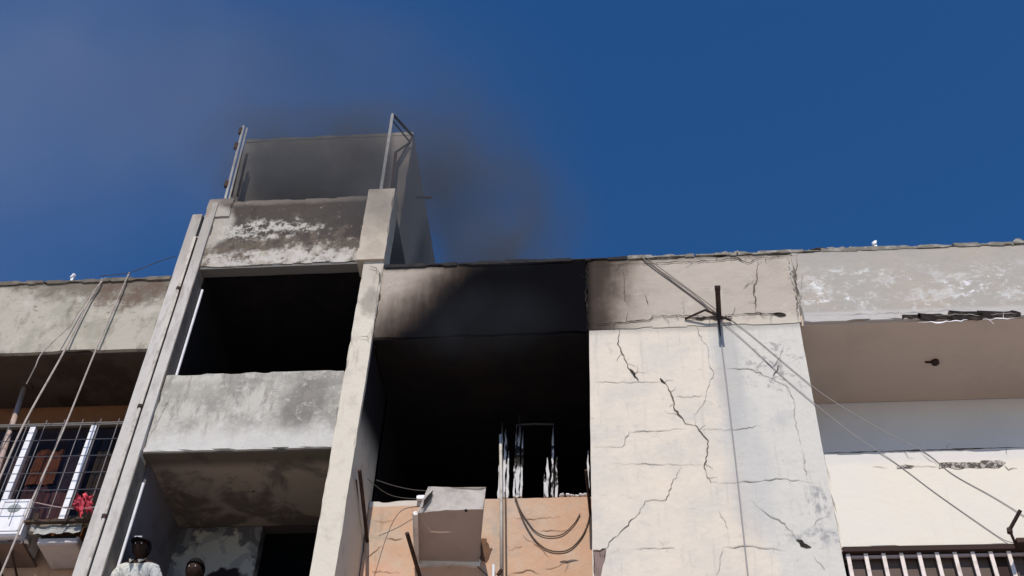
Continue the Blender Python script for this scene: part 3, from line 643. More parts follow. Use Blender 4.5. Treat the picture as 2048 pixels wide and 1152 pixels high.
for x0, x1 in ((WX0, UX[0] - .004), (UX[0] + .079, UX[1] - .004), (UX[1] + .079, WX1)):
    obj('pane', box(x0, x1, YW + 0.01, YW + 0.016, WZ0, WZ1 - 0.045), gm, win)
obj('added_cage_side', box(WX0 - .03, WX0 - .002, YW, 0.949, WZ0, WZ1), WHITEM, win)  # added side that closes the guessed cage
def curtain(x0, x1, z0, z1, y, seed):
    bm = bmesh.new(); nx = 30; prev = None
    for i in range(nx + 1):
        t = i / nx; xx = x0 + (x1 - x0) * t; yy = y + 0.006 * math.sin(t * 26 + seed) + 0.012 * math.sin(t * 9 + seed * 2)
        cur = [bm.verts.new((xx, yy, z0)), bm.verts.new((xx, yy * 1.0 + 0.01, z1))]
        if prev: bm.faces.new((prev[0], cur[0], cur[1], prev[1]))
        prev = cur
    return bm
U0, U1, HZ = UX[0] + 0.08, UX[1], WZ1 - WZ0
for x0, x1, f0, f1, yy, m_, sd_ in (
        (U0, U0 + (U1 - U0) * .52, .45, .82, .60, simple('orange_curtain_cloth', (0.26, 0.125, 0.07), 0.9, (0.14, 0.08, 0.06), 6), 1),
        (U0, U0 + (U1 - U0) * .48, .02, .44, .62, simple('plum_curtain_cloth', (0.13, 0.085, 0.10), 0.9), 2),
        (U0 + (U1 - U0) * .52, U1, .35, .97, .64, simple('navy_curtain_cloth', (0.065, 0.06, 0.10), 0.9), 3),
        (U0 + (U1 - U0) * .46, U1, .02, .36, .59, simple('mauve_curtain_cloth', (0.19, 0.12, 0.145), 0.9), 4),
        (U1 + .08, WX1, .02, .97, .63, simple('olive_curtain_cloth', (0.085, 0.08, 0.06), 0.9), 5),
        (WX0, U0 - .08, .02, .97, .63, simple('grey_curtain_cloth', (0.12, 0.11, 0.13), 0.9), 6)):
    obj('curtain', curtain(x0, x1, WZ0 + HZ * f0, WZ0 + HZ * f1, yy, sd_), m_, win)
DKBAR = simple('dark_window_bar', (0.10, 0.10, 0.11), 0.6)
GBAR = simple('grey_window_bar', (0.22, 0.20, 0.20), 0.6)
k = 0; xx = WX0 + 0.1
while xx < WX1 - 0.02:
    obj('window_bar', tube([(xx, YW - .08, WZ0 - 0.03), (xx, YW - .08, WZ1)], 0.0055, 6), GBAR, win); xx += 0.21
zz = WZ0 + 0.1
while zz < WZ1:
    obj('window_bar', tube([(WX0, YW - .086, zz), (WX1, YW - .086, zz)], 0.005, 6), DKBAR, win); zz += 0.23

# pole under the recess ceiling
p0 = at(50, 772, 0.55); p1 = at(-2, 930, 0.42)
ext = p1 + (p1 - p0) * 1.2
po = thing('leaning_pole', 'faded pink brown pole leaning under the left recess ceiling', 'pole', ext)
obj('shaft', tube([ext, p0], 0.032, 10), PINKPOLE, po, smooth=True)
obj('ceiling_rose', tube([p0 + Vector((0, 0, -0.03)), p0 + Vector((0, 0, 0.04))], 0.09, 16), DARKCEIL, po)

# air conditioner casing at the frame's left edge, hung on the wall
def prism(front, dy, bm=None):
    """front: four world corners; extruded dy into depth"""
    bm = bm or bmesh.new(); f = [bm.verts.new(p) for p in front]; g_ = [bm.verts.new(p + Vector((0, dy, 0))) for p in front]
    bm.faces.new(f); bm.faces.new(g_[::-1])
    for i in range(len(f)): bm.faces.new((f[i], g_[i], g_[(i + 1) % len(f)], f[(i + 1) % len(f)]))
    return bm
YA = 0.42
aTR, aBR, aTL = at(66, 996, YA), at(40, 1070, YA), at(12, 998, YA)
ac = thing('air_conditioner', 'narrow white air conditioner casing with a grey oval mark beside left window', 'air conditioner', (aTL.x, 0.7, aBR.z))
x0a, x1a, z0a, z1a = aTL.x - 0.03, aTR.x, aBR.z, aTR.z
bm = box(x0a, x1a, YA, 0.9, z0a, z1a); bmesh.ops.bevel(bm, geom=bm.edges[:], offset=0.02, segments=2, affect='EDGES')
obj('casing', bm, WHITEM, ac)
xm, zm = (x0a + x1a) / 2 - 0.0, z1a - 0.13
bm = bmesh.new(); bmesh.ops.create_uvsphere(bm, u_segments=20, v_segments=8, radius=1, matrix=Matrix.Translation((xm, YA, zm)) @ Matrix.Diagonal((0.075, 0.012, 0.055, 1)))
obj('oval_mark', bm, simple('grey_oval_plastic', (0.30, 0.33, 0.34), 0.5), ac)
bm = bmesh.new()
for zA, zB, xA, xB in ((z0a + .05, z0a + .06, x0a + .03, x1a - .03), (z1a - .05, z1a - .04, x0a + .03, x1a - .03), (z0a + .05, z1a - .04, x1a - .04, x1a - .03), (z0a + .05, z1a - .04, x0a + .03, x0a + .04)):
    box(xA, xB, YA - .006, YA + .01, zA, zB, bm)
obj('front_ridge', bm, simple('pale_ridge', (0.55, 0.54, 0.57), 0.5), ac)
for s_ in (0.04, 0.2):
    obj('support_bracket', tube([(x0a + s_, 0.94, z0a - 0.22), (x0a + s_, 0.5, z0a - 0.015), (x0a + s_, 0.94, z0a - 0.012)], 0.014, 5), IRON, ac)
obj('underside_tray', box(x0a - 0.3, x1a + 0.02, 0.5, 0.94, z0a - 0.05, z0a - 0.02), simple('dark_brown_tray', (0.16, 0.12, 0.10), 0.8), ac)  # dark brown slab under the casing
YB = 0.40
wc = thing('window_air_conditioner', 'battered pale cooler under a bent sheet hood below the barred window', 'air conditioner', at(115, 1100, 0.9))
hf = [at(82, 1031, YB + .25), at(168, 1030, YB + .25), at(162, 1064, YB), at(66, 1069, YB)]
bm = bmesh.new(); n_ = 12; prev = None
for i in range(n_ + 1):
    t = i / n_; a_ = hf[0].lerp(hf[1], t); b_ = hf[3].lerp(hf[2], t)
    row = [bm.verts.new(a_ + Vector((0, 0, .006 * math.sin(i * 2.1)))), bm.verts.new(a_.lerp(b_, .5) + Vector((0, .01 * math.sin(i), 0))), bm.verts.new(b_ + Vector((0, 0, .012 * math.sin(i * 1.7))))]
    if prev:
        for j in range(2): bm.faces.new((prev[j], row[j], row[j + 1], prev[j + 1]))
    prev = row
bmesh.ops.solidify(bm, geom=bm.faces[:], thickness=0.012)
obj('sheet_hood', bm, simple('pale_bent_sheet', (0.60, 0.60, 0.57), 0.6, (0.45, 0.44, 0.42), 6), wc)
fx0, fx1 = at(76, 1088, .5).x, at(160, 1080, .5).x; fz1 = at(120, 1070, .5).z; fz0 = at(110, 1092, .5).z
bm = box(fx0, fx1, 0.46, 0.93, fz0, fz1 - 0.04); bmesh.ops.bevel(bm, geom=bm.edges[:], offset=0.015, segments=1, affect='EDGES')
obj('cooler_body', bm, simple('grey_white_cooler_metal', (0.50, 0.46, 0.45), 0.6, (0.36, 0.32, 0.31), 5), wc)
obj('dark_slot', box(fx0 + .03, fx1 - .03, 0.452, 0.47, fz1 - 0.07, fz1 - 0.042), SOOT, wc)
rl = tube([at(64, 1066, 0.5), at(74, 1030, 0.5)], 0.035, 10); obj('rolled_sheet', rl, simple('dirty_roll', (0.42, 0.39, 0.35), 0.8, (0.2, 0.17, 0.15), 12), wc)
bm = tube([at(50, 1092, 0.6), at(56, 1070, 0.6)], 0.05, 10); obj('side_drum', bm, simple('dim_drum', (0.2, 0.17, 0.16), 0.7), wc)
tag(obj('clothes_line', tube(smoothline([at(66, 1004, .3), at(110, 1013, .3), at(155, 1018, .3), at(192, 1014, .1)], 4), 0.006, 5), simple('pink_line', (0.45, 0.32, 0.30), 0.7)), 'thin pinkish washing line stretched below the barred left window', 'washing line')
# red cloth
bm = bmesh.new(); N_, M_ = 18, 14; vs = {}
for i in range(N_ + 1):
    for j in range(M_ + 1):
        u = 150 + 35 * i / N_ + 3.5 * math.sin(j * 1.3 + 1) * (1 if i > 9 else -1) - 2 * j / M_; v = 991 + 3 * math.sin(i * 1.1) + (34 + 9 * noise.noise(Vector((i * .45, 3, 0))) - 9 * (i < 3) - 14 * (i in (10, 11)) + 6 * (i in (5, 6, 7))) * j / M_
        p = at(u, v, 0.28); p.y += 0.03 * math.sin(i * .95 + j * 0.25) + 0.015 * math.sin(i * 2.1) + 0.02 * noise.noise(Vector((i * .4, j * .4, 0)))
        p.x += 0.008 * math.sin(j * 1.1); vs[i, j] = bm.verts.new(p)
for i in range(N_):
    for j in range(M_):
        bm.faces.new((vs[i, j], vs[i + 1, j], vs[i + 1, j + 1], vs[i, j + 1]))
bmesh.ops.solidify(bm, geom=bm.faces[:], thickness=0.004)
tag(obj('red_cloth', bm, simple('coral_red_cloth', (0.76, 0.13, 0.18), 0.9, (0.62, 0.05, 0.09), 14), smooth=True), 'crumpled coral red cloth hanging on the line beside the tower', 'cloth')

# ------------------------------------------------------------------ sheet box under the burnt opening
bx = thing('boxed_awning', 'pale sheeted box projecting from the peach wall under burnt opening', 'awning', at(900, 1132, 0.9))
Yf = 0.12; SH = simple('dusty_pale_sheet', (0.74, 0.69, 0.64), 0.8, (0.50, 0.45, 0.41), 4); UND = simple('brown_grey_underside', (0.62, 0.53, 0.49), 0.85, (0.50, 0.42, 0.38), 1.5)
fTL, fTR, fBR, fBL = at(857, 975, Yf), at(972, 974, Yf), at(966, 1018, Yf), at(834, 1026, Yf)
bm = bmesh.new(); nx, nz = 16, 6; G = {}
for i in range(nx + 1):
    for j in range(nz + 1):
        p = fTL.lerp(fTR, i / nx).lerp(fBL.lerp(fBR, i / nx), j / nz)
        p.y += 0.035 * noise.noise(p * 2.6) + 0.01 * noise.noise(p * 9) - 0.02 * math.sin(math.pi * i / nx) * (j / nz); p.z += 0.010 * noise.noise(p * 8 + Vector((3, 0, 0))) * (j in (0, nz))
        G[i, j] = bm.verts.new(p)
for i in range(nx):
    for j in range(nz): bm.faces.new((G[i, j], G[i + 1, j], G[i + 1, j + 1], G[i, j + 1]))
bmesh.ops.solidify(bm, geom=bm.faces[:], thickness=0.015)
obj('front_sheet', bm, SH, bx)
wTL, wTR, wBR, wBL = at(832, 1000, 0.89), at(962, 1000, .89), at(957, 1131, .89), at(838, 1128, .89)
def quadslab(a_, b_, c_, d2, th=0.012):
    bm = bmesh.new(); bm.faces.new([bm.verts.new(p) for p in (a_, b_, c_, d2)]); bmesh.ops.solidify(bm, geom=bm.faces[:], thickness=th); return bm
dn = Vector((0, 0, 0.02))
obj('underside_sheet', quadslab(fBL + dn, fBR + dn, wBR + dn, wBL + dn), UND, bx)
obj('side_sheet', quadslab(fTL, fBL, wBL, wBL + Vector((0, 0, .35))), SH, bx)
obj('side_sheet', quadslab(fTR, fBR, wBR, wBR + Vector((0, 0, .35))), SH, bx)
obj('top_sheet', quadslab(fTL, fTR, wBR + Vector((0, 0, .36)), wBL + Vector((0, 0, .36))), SH, bx)
obj('wall_rim', rough(wBL.x - .03, wBR.x + .02, 0.86, 0.9, wBL.z - 0.04, wBL.z + 0.03, 0.05, 0.014, 3), SH, bx)
obj('side_rim', tube([wBL + Vector((-.02, -.02, 0)), fBL + Vector((-.015, 0, 0))], 0.030, 5), SH, bx)
obj('tear', crack([(866, 982), (852, 1003), (842, 1022)], 0.035, Yf - .03, 5, .006), CRACKD, bx)
bm = bmesh.new(); bmesh.ops.create_icosphere(bm, subdivisions=1, radius=.018, matrix=Matrix.Translation(at(932, 1021, Yf - .03))); obj('burn_hole', bm, CRACKD, bx)
obj('upper_batten', rough(at(834, 992, .86).x, at(862, 992, .86).x, .84, .89, at(834, 1000, .86).z, at(834, 993, .86).z, .05, .006, 9), WHITEM, bx)

# ------------------------------------------------------------------ iron bars, brackets
def bar(pts, r, label, mat=IRON, name='iron_bar', cat='iron bar', group=None, sides=6):
    return tag(obj(name, tube(pts, r, sides), mat), label, cat, group)
bar([at(735, 1086, 0.92), at(727, 1010, 0.45), at(719, 940, 0.0)], 0.020, 'long dark iron bar jutting out beside the stair tower column', group='iron bars jutting from the peach wall')
bar([at(722, 1070, 0.88), at(712, 960, 0.2)], 0.011, 'thin iron rod just left of the long bar by tower column', group='iron bars jutting from the peach wall')
bar([at(846, 1175, 0.92), at(814, 1066, 0.25)], 0.022, 'dark iron bar jutting out below left of the sheeted box', group='iron bars jutting from the peach wall')
bar([at(1181, 1030, 0.92), at(1172, 940, 0.35)], 0.016, 'short dark iron bar at right end of the peach wall', group='iron bars jutting from the peach wall')
br = thing('wire_bracket', 'dark iron bracket with cross arm holding cables on the cracked pier', 'bracket', at(1437, 640, 0))
pA, pB = at(1438, 632, -0.01), at(1435, 576, -0.42)
obj('arm', tube([pA, pB], 0.028, 4), IRON, br)
obj('arm_tip', tube([pB + Vector((-.03, 0, 0)), pB + Vector((.03, 0, 0))], 0.03, 6), IRON, br)
obj('cross_arm', tube([at(1370, 638, -0.02), at(1410, 620, -0.12), at(1462, 641, -0.03)], 0.014, 6), IRON, br)
obj('tapered_piece', tube([at(1436, 622, -0.12), at(1441, 674, -0.012)], 0.022, 4, r1=0.006), IRON, br)  # tapered dark piece running from the arm down to the pier
tag(obj('hanging_cable', tube([at(1441, 672, -0.012), at(1452, 760, -0.012), at(1470, 912, -0.012), at(1496, 1152, -0.012), (at(1496, 1152, -0.012) + Vector((0.02, 0, -5)))], 0.007, 6), simple('grey_cable', (0.30, 0.29, 0.30), 0.7)), 'grey cable running straight down the cracked pier from its bracket', 'cable')
bb = thing('bent_bracket', 'bent dark bracket at the top of the barred balcony', 'bracket', at(2030, 1090, 0))
obj('upper_arm', tube([at(2041, 1020, -0.35), at(2019, 1060, -0.22)], 0.018, 6), IRON, bb)
obj('lower_arm', tube([at(2019, 1060, -0.22), at(2032, 1090, -0.03)], 0.013, 6), IRON, bb)
obj('joint', tube([at(2019, 1057, -0.22), at(2020, 1066, -0.22)], 0.026, 8), IRON, bb)
p = at(2045, 1087, -0.05); obj('junction_box', box(p.x - 0.06, p.x + 0.1, -0.1, 0.0, p.z - 0.02, p.z + 0.03), IRON, bb)

# ------------------------------------------------------------------ cables
def cable(pts, r, label, mat, group=None, n=6):
    return tag(obj('cable', tube(smoothline(pts, n), r, 6), mat), label, 'cable', group)
GL, GP, GR = 'cables dropping over the left parapet', 'cables across the cracked pier', 'cables looped on the peach wall'
cable([at(212, 556, .1), at(205, 562, -.03), at(172, 602, -.04), at(138, 652, -.07), at(85, 705, -.2), at(70, 735, -.2), at(53, 768, -.1)], .007, 'leftmost thin cable over left parapet ending at the leaning pole', WIREL, GL)
cable([at(204, 558, .1), at(200, 567, -.04), at(178, 602, -.05), at(127, 705, -.08), at(52, 840, -.4), at(0, 955, -.5), at(-60, 1090, -.6)], .011, 'middle cable dropping steeply over the left parapet', WIREL, GL)
cable([at(258, 550, .1), at(253, 558, -.04), at(190, 704, -.07), at(130, 852, -.2), at(60, 1010, -.6), at(0, 1152, -.7), at(-60, 1290, -.8)], .010, 'long cable nearest the tower dropping over the left parapet', WIREL, GL)
cable([at(200, 552, .3), at(260, 545, .4), at(320, 522, .5), at(352, 512, .5)], .005, 'thin dark cable from left roof up to the tower', WIRED)
cable([at(1280, 510, .0), at(1290, 520, -.03), at(1350, 566, -.022), at(1405, 607, -.022), at(1436, 628, -.05)], .009, 'thicker cable slanting from the parapet top to the pier bracket', simple('grey_brown_cable', (0.2, 0.16, 0.14), 0.7), GP)
cable([at(1286, 510, .0), at(1312, 530, -.03), at(1380, 580, -.02), at(1436, 622, -.05)], .005, 'fine cable beside the thick one above the pier bracket', simple('mid_cable', (0.22, 0.19, 0.17), 0.7), GP)
cable([at(1442, 640, -.02), at(1500, 692, -.012), at(1560, 748, -.012), at(1612, 793, -.012), at(1700, 864, -.015), at(1790, 925, .003), at(1870, 985, .003), at(1960, 1048, .002), at(2005, 1078, .0), at(2028, 1086, -.02)], .004, 'lower long thin cable from the pier bracket to the bent bracket', simple('pale_thin_cable', (0.34, 0.31, 0.29), 0.7), GP)
cable([at(1450, 630, -.02), at(1500, 668, -.012), at(1600, 752, -.012), at(1660, 798, -.015), at(1760, 858, -.015), at(1850, 905, .003), at(1905, 948, .003), at(1980, 990, .002), at(2030, 1020, .0), at(2060, 1040, .0)], .004, 'upper long thin cable from the pier bracket across the cream parapet', simple('pale_thin_cable_two', (0.32, 0.29, 0.27), 0.7), GP)
Z4 = lambda x, y: at(940 + x / 3.271, 800 + y / 3.271, 0.885)
cable([Z4(300, 640), Z4(330, 720), Z4(380, 800), Z4(430, 860), Z4(500, 890), Z4(600, 880), Z4(680, 810), Z4(720, 745)], .006, 'upper sagging cable loop on the peach wall', WIRED, GR)
cable([Z4(295, 645), Z4(330, 740), Z4(370, 830), Z4(430, 920), Z4(500, 975), Z4(580, 992), Z4(660, 970), Z4(740, 880), Z4(782, 760), Z4(788, 640)], .007, 'lower and longer sagging cable loop on the peach wall', WIRED, GR)
cable([at(752, 960, .5), at(790, 972, .6), at(830, 980, .7), at(870, 982, .7)], .004, 'faint cable in front of the burnt opening left side', simple('smoky_cable', (0.12, 0.11, 0.10), 0.7), GR)
cable([at(735, 958, .2), at(770, 985, .6), at(800, 995, .8), at(840, 998, .85)], .004, 'second faint cable sagging onto the burnt sill', simple('smoky_cable_two', (0.12, 0.11, 0.10), 0.7), GR)
cable([at(955, 1133, .88), at(975, 1152, .86), at(990, 1175, .86)], .006, 'short cable end hanging from the corner of sheeted box', WIRED, GR)
cond = thing('wall_conduit', 'pale vertical plastic conduit on the peach wall right of sheeted box', 'conduit', at(1002, 1141, .84))
obj('tube', tube([at(1003, 1143, .84), at(1002.5, 1000, .84), at(1001, 870, .84)], .017, 8), PIPEM, cond, smooth=True)
obj('end_socket', tube([at(996, 1150, .84), at(1003, 1140, .84)], .022, 8), IRON, cond)
cable([at(1013, 1200, .87), at(1012, 1100, .87), at(1011, 1000, .87), at(1010, 985, .87)], .009, 'dark straight cable alongside the pale conduit', WIRED, GR)
tag(obj('conduit_stub', tube([at(986, 1200, .85), at(987, 1130, .85)], .016, 8), WHITEM), 'short white conduit end at bottom left of long conduit', 'conduit')

# small things on the roof edge
def scrap(u, v, label, seed):
    p = at(u, v, .05); bm = bmesh.new()
    bmesh.ops.create_icosphere(bm, subdivisions=2, radius=1, matrix=Matrix.Translation(p) @ Matrix.Rotation(0.5, 4, 'Y') @ Matrix.Diagonal((0.022, 0.03, 0.045, 1)))
    for vv in bm.verts: vv.co += noise.noise_vector(vv.co * 30 + Vector((seed, 0, 0))) * 0.012
    bx_ = box(p.x - 0.012, p.x + 0.02, .04, .06, p.z - 0.12, p.z - 0.03, bm)
    return tag(obj('white_insulator', bm, WHITEM), label, 'insulator', 'white insulators on the roof edges')
scrap(146, 553, 'small white insulator on the left block roof edge', 1)
scrap(1749, 487, 'small white insulator on the right block roof edge', 4)
for j, (u, v, s_, m_) in enumerate(((1640, 503, .05, IRON), (1662, 500, .04, RUBBLE), (1684, 501, .035, RUBBLE), (1628, 506, .03, IRON), (1700, 499, .035, RUBBLE), (1450, 508, .04, RUBBLE), (1475, 507, .035, RUBBLE), (1330, 516, .02, RUBBLE))):
    bm = bmesh.new(); p = at(u, v, 0.02)
    bmesh.ops.create_icosphere(bm, subdivisions=1, radius=1, matrix=Matrix.Translation((p.x, p.y, ROOF + .045)) @ Matrix.Diagonal((s_ * 1.6, s_, s_ * .6, 1)))
    for vv in bm.verts: vv.co += noise.noise_vector(vv.co * 20) * s_ * .5
    tag(obj('roof_debris', bm, m_), ('dark' if m_ is IRON else 'pale') + ' lump of debris lying on the right coping', 'debris', 'debris on the right coping')

# ------------------------------------------------------------------ people on the landing
def skin_body(name, verts, edges, radii, mat, parent, sub=2):
    me = bpy.data.meshes.new(name); me.from_pydata([tuple(v) for v in verts], edges, []); me.materials.append(mat.m if isinstance(mat, Mat) else mat)
    o = bpy.data.objects.new(name, me); COL.objects.link(o); o.parent = parent
    sk = o.modifiers.new('skin', 'SKIN'); sk.use_smooth_shade = True
    for i, r in enumerate(radii): me.skin_vertices[0].data[i].radius = (r, r) if isinstance(r, float) else r
    me.skin_vertices[0].data[0].use_root = True
    ss = o.modifiers.new('sub', 'SUBSURF'); ss.levels = sub; ss.render_levels = sub
    return o
SKIN = simple('dark_skin', (0.035, 0.019, 0.014), 0.65, bump=0)
def head_mesh(c, tilt):
    bm = bmesh.new(); bmesh.ops.create_uvsphere(bm, u_segments=24, v_segments=18, radius=1)
    for v in bm.verts:
        x, y, z = v.co; f = 1.0
        if z < 0: x *= 1 + 0.28 * z; y = y * (1 + 0.12 * z) - 0.05 * (-z)
        nose = math.exp(-((x / .16) ** 2 + ((z + .12) / .2) ** 2)) if y < 0 else 0
        brow = math.exp(-((z - .18) / .1) ** 2) * (1 if y < -.5 else 0)
        eye = (math.exp(-(((abs(x) - .36) / .16) ** 2 + ((z - .04) / .1) ** 2)) if y < 0 else 0)
        lips = math.exp(-((x / .25) ** 2 + ((z + .52) / .09) ** 2)) if y < 0 else 0
        y -= .26 * nose + .07 * brow + .10 * lips; y += .12 * eye
        v.co = (x * .078, y * .098, z * .118)
    bmesh.ops.transform(bm, matrix=Matrix.Translation(c) @ Matrix.Rotation(tilt, 4, 'X'), verts=bm.verts); return bm
def person(label, X, Y, ztop, zfloor, cap, shirtm, turn=0.0):
    H = ztop - zfloor; r = thing('person', label, 'person', (X, Y, zfloor))
    hc = Vector((X, Y - .10, ztop - .125))
    s = H / 1.75; V = lambda x, y, z: (x * s, y * s, z * s)
    vs_ = [V(0, .12, .95), V(0, .08, 1.12), V(0, .02, 1.34), V(0, -.02, 1.47), V(0, -.06, 1.52), V(0, -.08, 1.57),
           V(-.10, .12, .90), V(-.12, .10, .48), V(-.12, .14, .09), V(-.13, .02, .04), V(.10, .12, .90), V(.12, .10, .48), V(.12, .14, .09), V(.13, .02, .04),
           V(-.17, -.02, 1.45), V(-.27, -.04, 1.18), V(-.24, -.20, .98), V(-.2, -.28, .955), V(.17, -.02, 1.45), V(.27, -.04, 1.18), V(.24, -.20, .98), V(.2, -.28, .955)]
    ed = [(0, 1), (1, 2), (2, 3), (3, 4), (4, 5), (0, 6), (6, 7), (7, 8), (8, 9), (0, 10), (10, 11), (11, 12), (12, 13), (3, 14), (14, 15), (15, 16), (16, 17), (3, 18), (18, 19), (19, 20), (20, 21)]
    ra = [(.15, .11), (.14, .10), (.16, .11), (.11, .08), .055, .052, .085, .06, .045, .035, .085, .06, .045, .035, .06, .045, .034, .03, .06, .045, .034, .03]
    skin_body('body', vs_, ed, [tuple(q * s for q in t) if isinstance(t, tuple) else t * s for t in ra], SKIN, r)
    for sx in (-1, 1):   # fingers resting on the parapet
        for k in range(5):
            x0 = sx * (.2 + .016 * (k - 2)); L_ = (.045, .07, .078, .07, .055)[k]
            if k == 0: pts = [V(sx * .18, -.27, .955), V(sx * .15, -.30, .96), V(sx * .14, -.325, .955)]
            else: pts = [V(x0, -.28, .955), V(x0, -.28 - L_ * .6, .962), V(x0, -.28 - L_, .945)]
            skin_body('finger', pts, [(0, 1), (1, 2)], [.009, .0085, .007], SKIN, r, 1)
    sv = [V(0, .12, .98), V(0, .08, 1.12), V(0, .02, 1.34), V(0, -.02, 1.46), V(-.165, -.03, 1.425), V(-.25, -.05, 1.24), V(.165, -.03, 1.425), V(.25, -.05, 1.24), V(0, -.05, 1.505)]
    skin_body('shirt', sv, [(0, 1), (1, 2), (2, 3), (3, 4), (4, 5), (3, 6), (6, 7), (3, 8)],
              [tuple(q * s for q in t) if isinstance(t, tuple) else t * s for t in ((.17, .13), (.16, .12), (.18, .125), (.125, .095), .066, .07, .066, .07, .07)], shirtm, r)
    for sx in (-1, 1):
        cf = bmesh.new(); n0 = Vector((X, Y, zfloor))
        cf.faces.new([cf.verts.new(n0 + Vector(V(*p_))) for p_ in ((sx * .075, -.06, 1.53), (sx * .085, -.12, 1.50), (sx * .045, -.165, 1.42), (sx * .02, -.15, 1.47))])
        bmesh.ops.solidify(cf, geom=cf.faces[:], thickness=.008); obj('collar_flap', cf, shirtm, r)
    skin_body('trousers', [V(0, .12, .93), V(-.10, .12, .88), V(-.12, .10, .48), V(-.12, .14, .12), V(.10, .12, .88), V(.12, .10, .48), V(.12, .14, .12)], [(0, 1), (1, 2), (2, 3), (0, 4), (4, 5), (5, 6)],
              [(.165 * s, .125 * s), .10 * s, .075 * s, .065 * s, .10 * s, .075 * s, .065 * s], simple('dark_trousers', (0.03, 0.03, 0.04), 0.9), r)
    h = head_mesh(hc, 0.12); 
    for sx in (-1, 1):
        bmesh.ops.create_uvsphere(h, u_segments=8, v_segments=6, radius=1, matrix=Matrix.Translation(hc + Vector((sx * .078, .01, -.005))) @ Matrix.Diagonal((.012, .022, .032, 1)))
    ho = obj('head', h, SKIN, r, smooth=True)
    for sx in (-1, 1):
        bm = bmesh.new(); bmesh.ops.create_uvsphere(bm, u_segments=8, v_segments=6, radius=.011, matrix=Matrix.Translation(hc + Vector((sx * .028, -.086, .008)))); obj('eye', bm, simple('eye_white', (.5, .48, .45), .3), ho)
    bm = bmesh.new(); bmesh.ops.create_uvsphere(bm, u_segments=24, v_segments=14, radius=1, matrix=Matrix.Translation(hc + Vector((0, .006, .028))) @ Matrix.Diagonal((.093, .116, .118, 1)))
    bmesh.ops.delete(bm, geom=[v for v in bm.verts if v.co.z < hc.z + (.012 if cap else .02) + (0.02 if v.co.y < hc.y - .05 else -.06)], context='VERTS')
    if cap:
        cp = obj('cap', bm, simple('black_cap_cloth', (0.012, 0.011, 0.014), 0.9), r, smooth=True)
        bm = bmesh.new(); ring = []; n = 12
        for i in range(n + 1):
            t = math.pi * i / n; cx_, cy_ = -math.cos(t) * .078, -math.sin(t)
            ring.append((bm.verts.new(hc + Vector((cx_ * 1.1, cy_ * .09, .045))), bm.verts.new(hc + Vector((cx_ * 1.05, -.08 + cy_ * .085, .030 - .012 * abs(cx_) / .08)))))
        for p_, q_ in zip(ring, ring[1:]): bm.faces.new((p_[0], q_[0], q_[1], p_[1]))
        bmesh.ops.solidify(bm, geom=bm.faces[:], thickness=.006); obj('brim', bm, simple('cap_brim', (0.02, 0.018, 0.02), 0.8), cp)
        obj('cap_badge', box(hc.x - .045, hc.x + .03, hc.y - .122, hc.y - .098, hc.z + .052, hc.z + .068), simple('grey_cap_badge', (0.45, 0.44, 0.46), 0.6), cp)
    else:
        obj('hair', bm, simple('black_hair', (0.008, 0.007, 0.007), 0.8), r, smooth=True)
    return r
mp = at(287, 1074, 0.1)
SHIRT = Mat('white_patterned_shirt', (0.60, 0.60, 0.55), .85); SHIRT.bump(SHIRT.noise(5, sv=(2, 1, .8), detail=4, dist=1.5), 1.0, 0.05); SHIRT.layer((0.30, 0.31, 0.30), SHIRT.ramp(SHIRT.noise(16, detail=2, rough=.4), .58, .62), amt=.5)
SHIRT.layer((0.35, 0.35, 0.36), SHIRT.ramp(SHIRT.lin(1, 0, 0.35, -mp.x - 0.35 * 8.45), -0.02, 0.02), amt=0.55)
person('person in black cap and white shirt at the landing parapet', mp.x, 0.22, mp.z, mp.z - 1.75, True, SHIRT)
mp2 = at(392, 1116, 0.15)
person('bareheaded person in pale top beside the capped one', mp2.x, 0.30, mp2.z, mp.z - 1.75, False, simple('pale_top_cloth', (0.6, 0.6, 0.62), .9))
obj('landing_floor', box(-4.985, -2.95, 0.15, 1.34, mp.z - 1.90, mp.z - 1.75), LANDCEIL, TW)

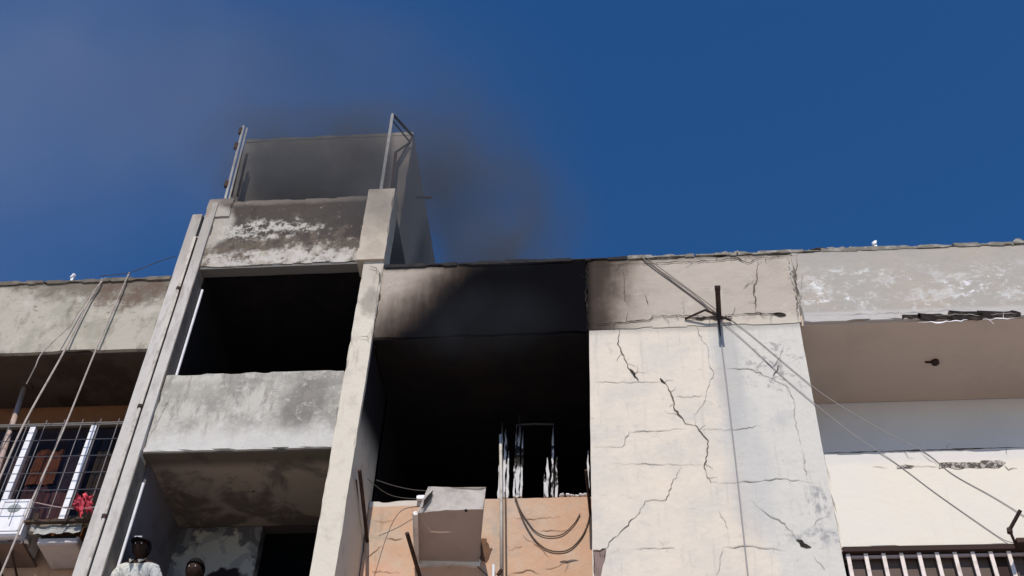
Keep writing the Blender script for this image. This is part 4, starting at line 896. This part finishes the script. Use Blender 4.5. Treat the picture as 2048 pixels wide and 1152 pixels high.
# ------------------------------------------------------------------ smoke (volumes)
def smoke(name, label_, blobs, colour, nscale, lo, hi, pad=1.0, stretch=(1, 1, 1), aniso=0.0):
    lo_ = Vector([min(b_[0][i] - b_[1][i] for b_ in blobs) for i in range(3)]); hi_ = Vector([max(b_[0][i] + b_[1][i] for b_ in blobs) for i in range(3)])
    m = bpy.data.materials.new(name + '_air'); m.use_nodes = True; t = m.node_tree; t.nodes.clear()
    out_ = t.nodes.new('ShaderNodeOutputMaterial'); pv = t.nodes.new('ShaderNodeVolumePrincipled'); t.links.new(pv.outputs[0], out_.inputs['Volume'])
    pv.inputs['Color'].default_value = (*colour, 1); pv.inputs['Anisotropy'].default_value = aniso
    pos = t.nodes.new('ShaderNodeNewGeometry').outputs['Position']
    mp_ = t.nodes.new('ShaderNodeMapping'); mp_.inputs['Scale'].default_value = stretch; t.links.new(pos, mp_.inputs[0])
    nz = t.nodes.new('ShaderNodeTexNoise'); nz.inputs['Scale'].default_value = nscale; nz.inputs['Detail'].default_value = 3; nz.inputs['Distortion'].default_value = 0.6
    t.links.new(mp_.outputs[0], nz.inputs['Vector'])
    mr = t.nodes.new('ShaderNodeMapRange'); mr.interpolation_type = 'SMOOTHSTEP'; mr.inputs[1].default_value = lo; mr.inputs[2].default_value = hi
    t.links.new(nz.outputs[0], mr.inputs[0])
    tot = None
    def mth(op, a_, b_=0.0):
        n = t.nodes.new('ShaderNodeMath'); n.operation = op
        for i, v in enumerate((a_, b_)):
            if isinstance(v, (int, float)): n.inputs[i].default_value = v
            else: t.links.new(v, n.inputs[i])
        return n.outputs[0]
    for c, r_, amp in blobs:
        s_ = t.nodes.new('ShaderNodeVectorMath'); s_.operation = 'SUBTRACT'; t.links.new(pos, s_.inputs[0]); s_.inputs[1].default_value = c
        d = t.nodes.new('ShaderNodeVectorMath'); d.operation = 'DIVIDE'; t.links.new(s_.outputs[0], d.inputs[0]); d.inputs[1].default_value = r_
        l_ = t.nodes.new('ShaderNodeVectorMath'); l_.operation = 'DOT_PRODUCT'; t.links.new(d.outputs[0], l_.inputs[0]); t.links.new(d.outputs[0], l_.inputs[1])
        f = mth('MAXIMUM', mth('SUBTRACT', 1.0, l_.outputs['Value']), 0.0); f = mth('MULTIPLY', mth('MULTIPLY', f, f), amp)
        tot = f if tot is None else mth('ADD', tot, f)
    t.links.new(mth('MULTIPLY', tot, mr.outputs[0]), pv.inputs['Density'])
    o = obj(name, box(lo_.x, hi_.x, lo_.y, hi_.y, lo_.z, hi_.z), m); o['kind'] = 'stuff'; o['label'] = label_; o['category'] = 'smoke'; return o
def B(u, v, y, r_, amp): return (tuple(at(u, v, y)), r_, amp)
smoke('smoke', 'dark smoke pouring from the burnt flat over the roof', [
    B(960, 640, -0.25, (1.15, 0.40, 0.75), 0.5), B(1010, 520, 0.3, (1.1, 0.9, 0.8), 2.4), B(985, 450, 0.9, (1.7, 1.3, 1.4), 0.95),
    B(880, 360, 1.2, (2.6, 1.5, 2.2), 0.48), B(680, 345, 0.15, (2.3, 0.6, 1.0), 4.4), B(660, 280, 0.15, (2.6, 0.6, 1.0), 1.8), B(780, 400, 0.0, (1.1, 0.5, 1.1), 2.0),
    B(700, 230, 1.4, (4.2, 2.2, 2.6), 0.17), B(420, 170, 1.8, (4.4, 2.2, 3.0), 0.08)],
    (0.14, 0.15, 0.17), 1.1, 0.22, 0.74, stretch=(1.25, 1, 0.6))
smoke('drifting_smoke', 'thin grey smoke drifting across the left sky', [
    B(560, 200, 2.5, (5.2, 2.5, 4.2), 0.055), B(60, 300, 3.5, (6.5, 3.0, 6.5), 0.07), B(20, 60, 4.5, (8.0, 3.0, 7.0), 0.06)],
    (0.50, 0.52, 0.60), 0.35, 0.05, 0.85, stretch=(1, 1, 0.8))
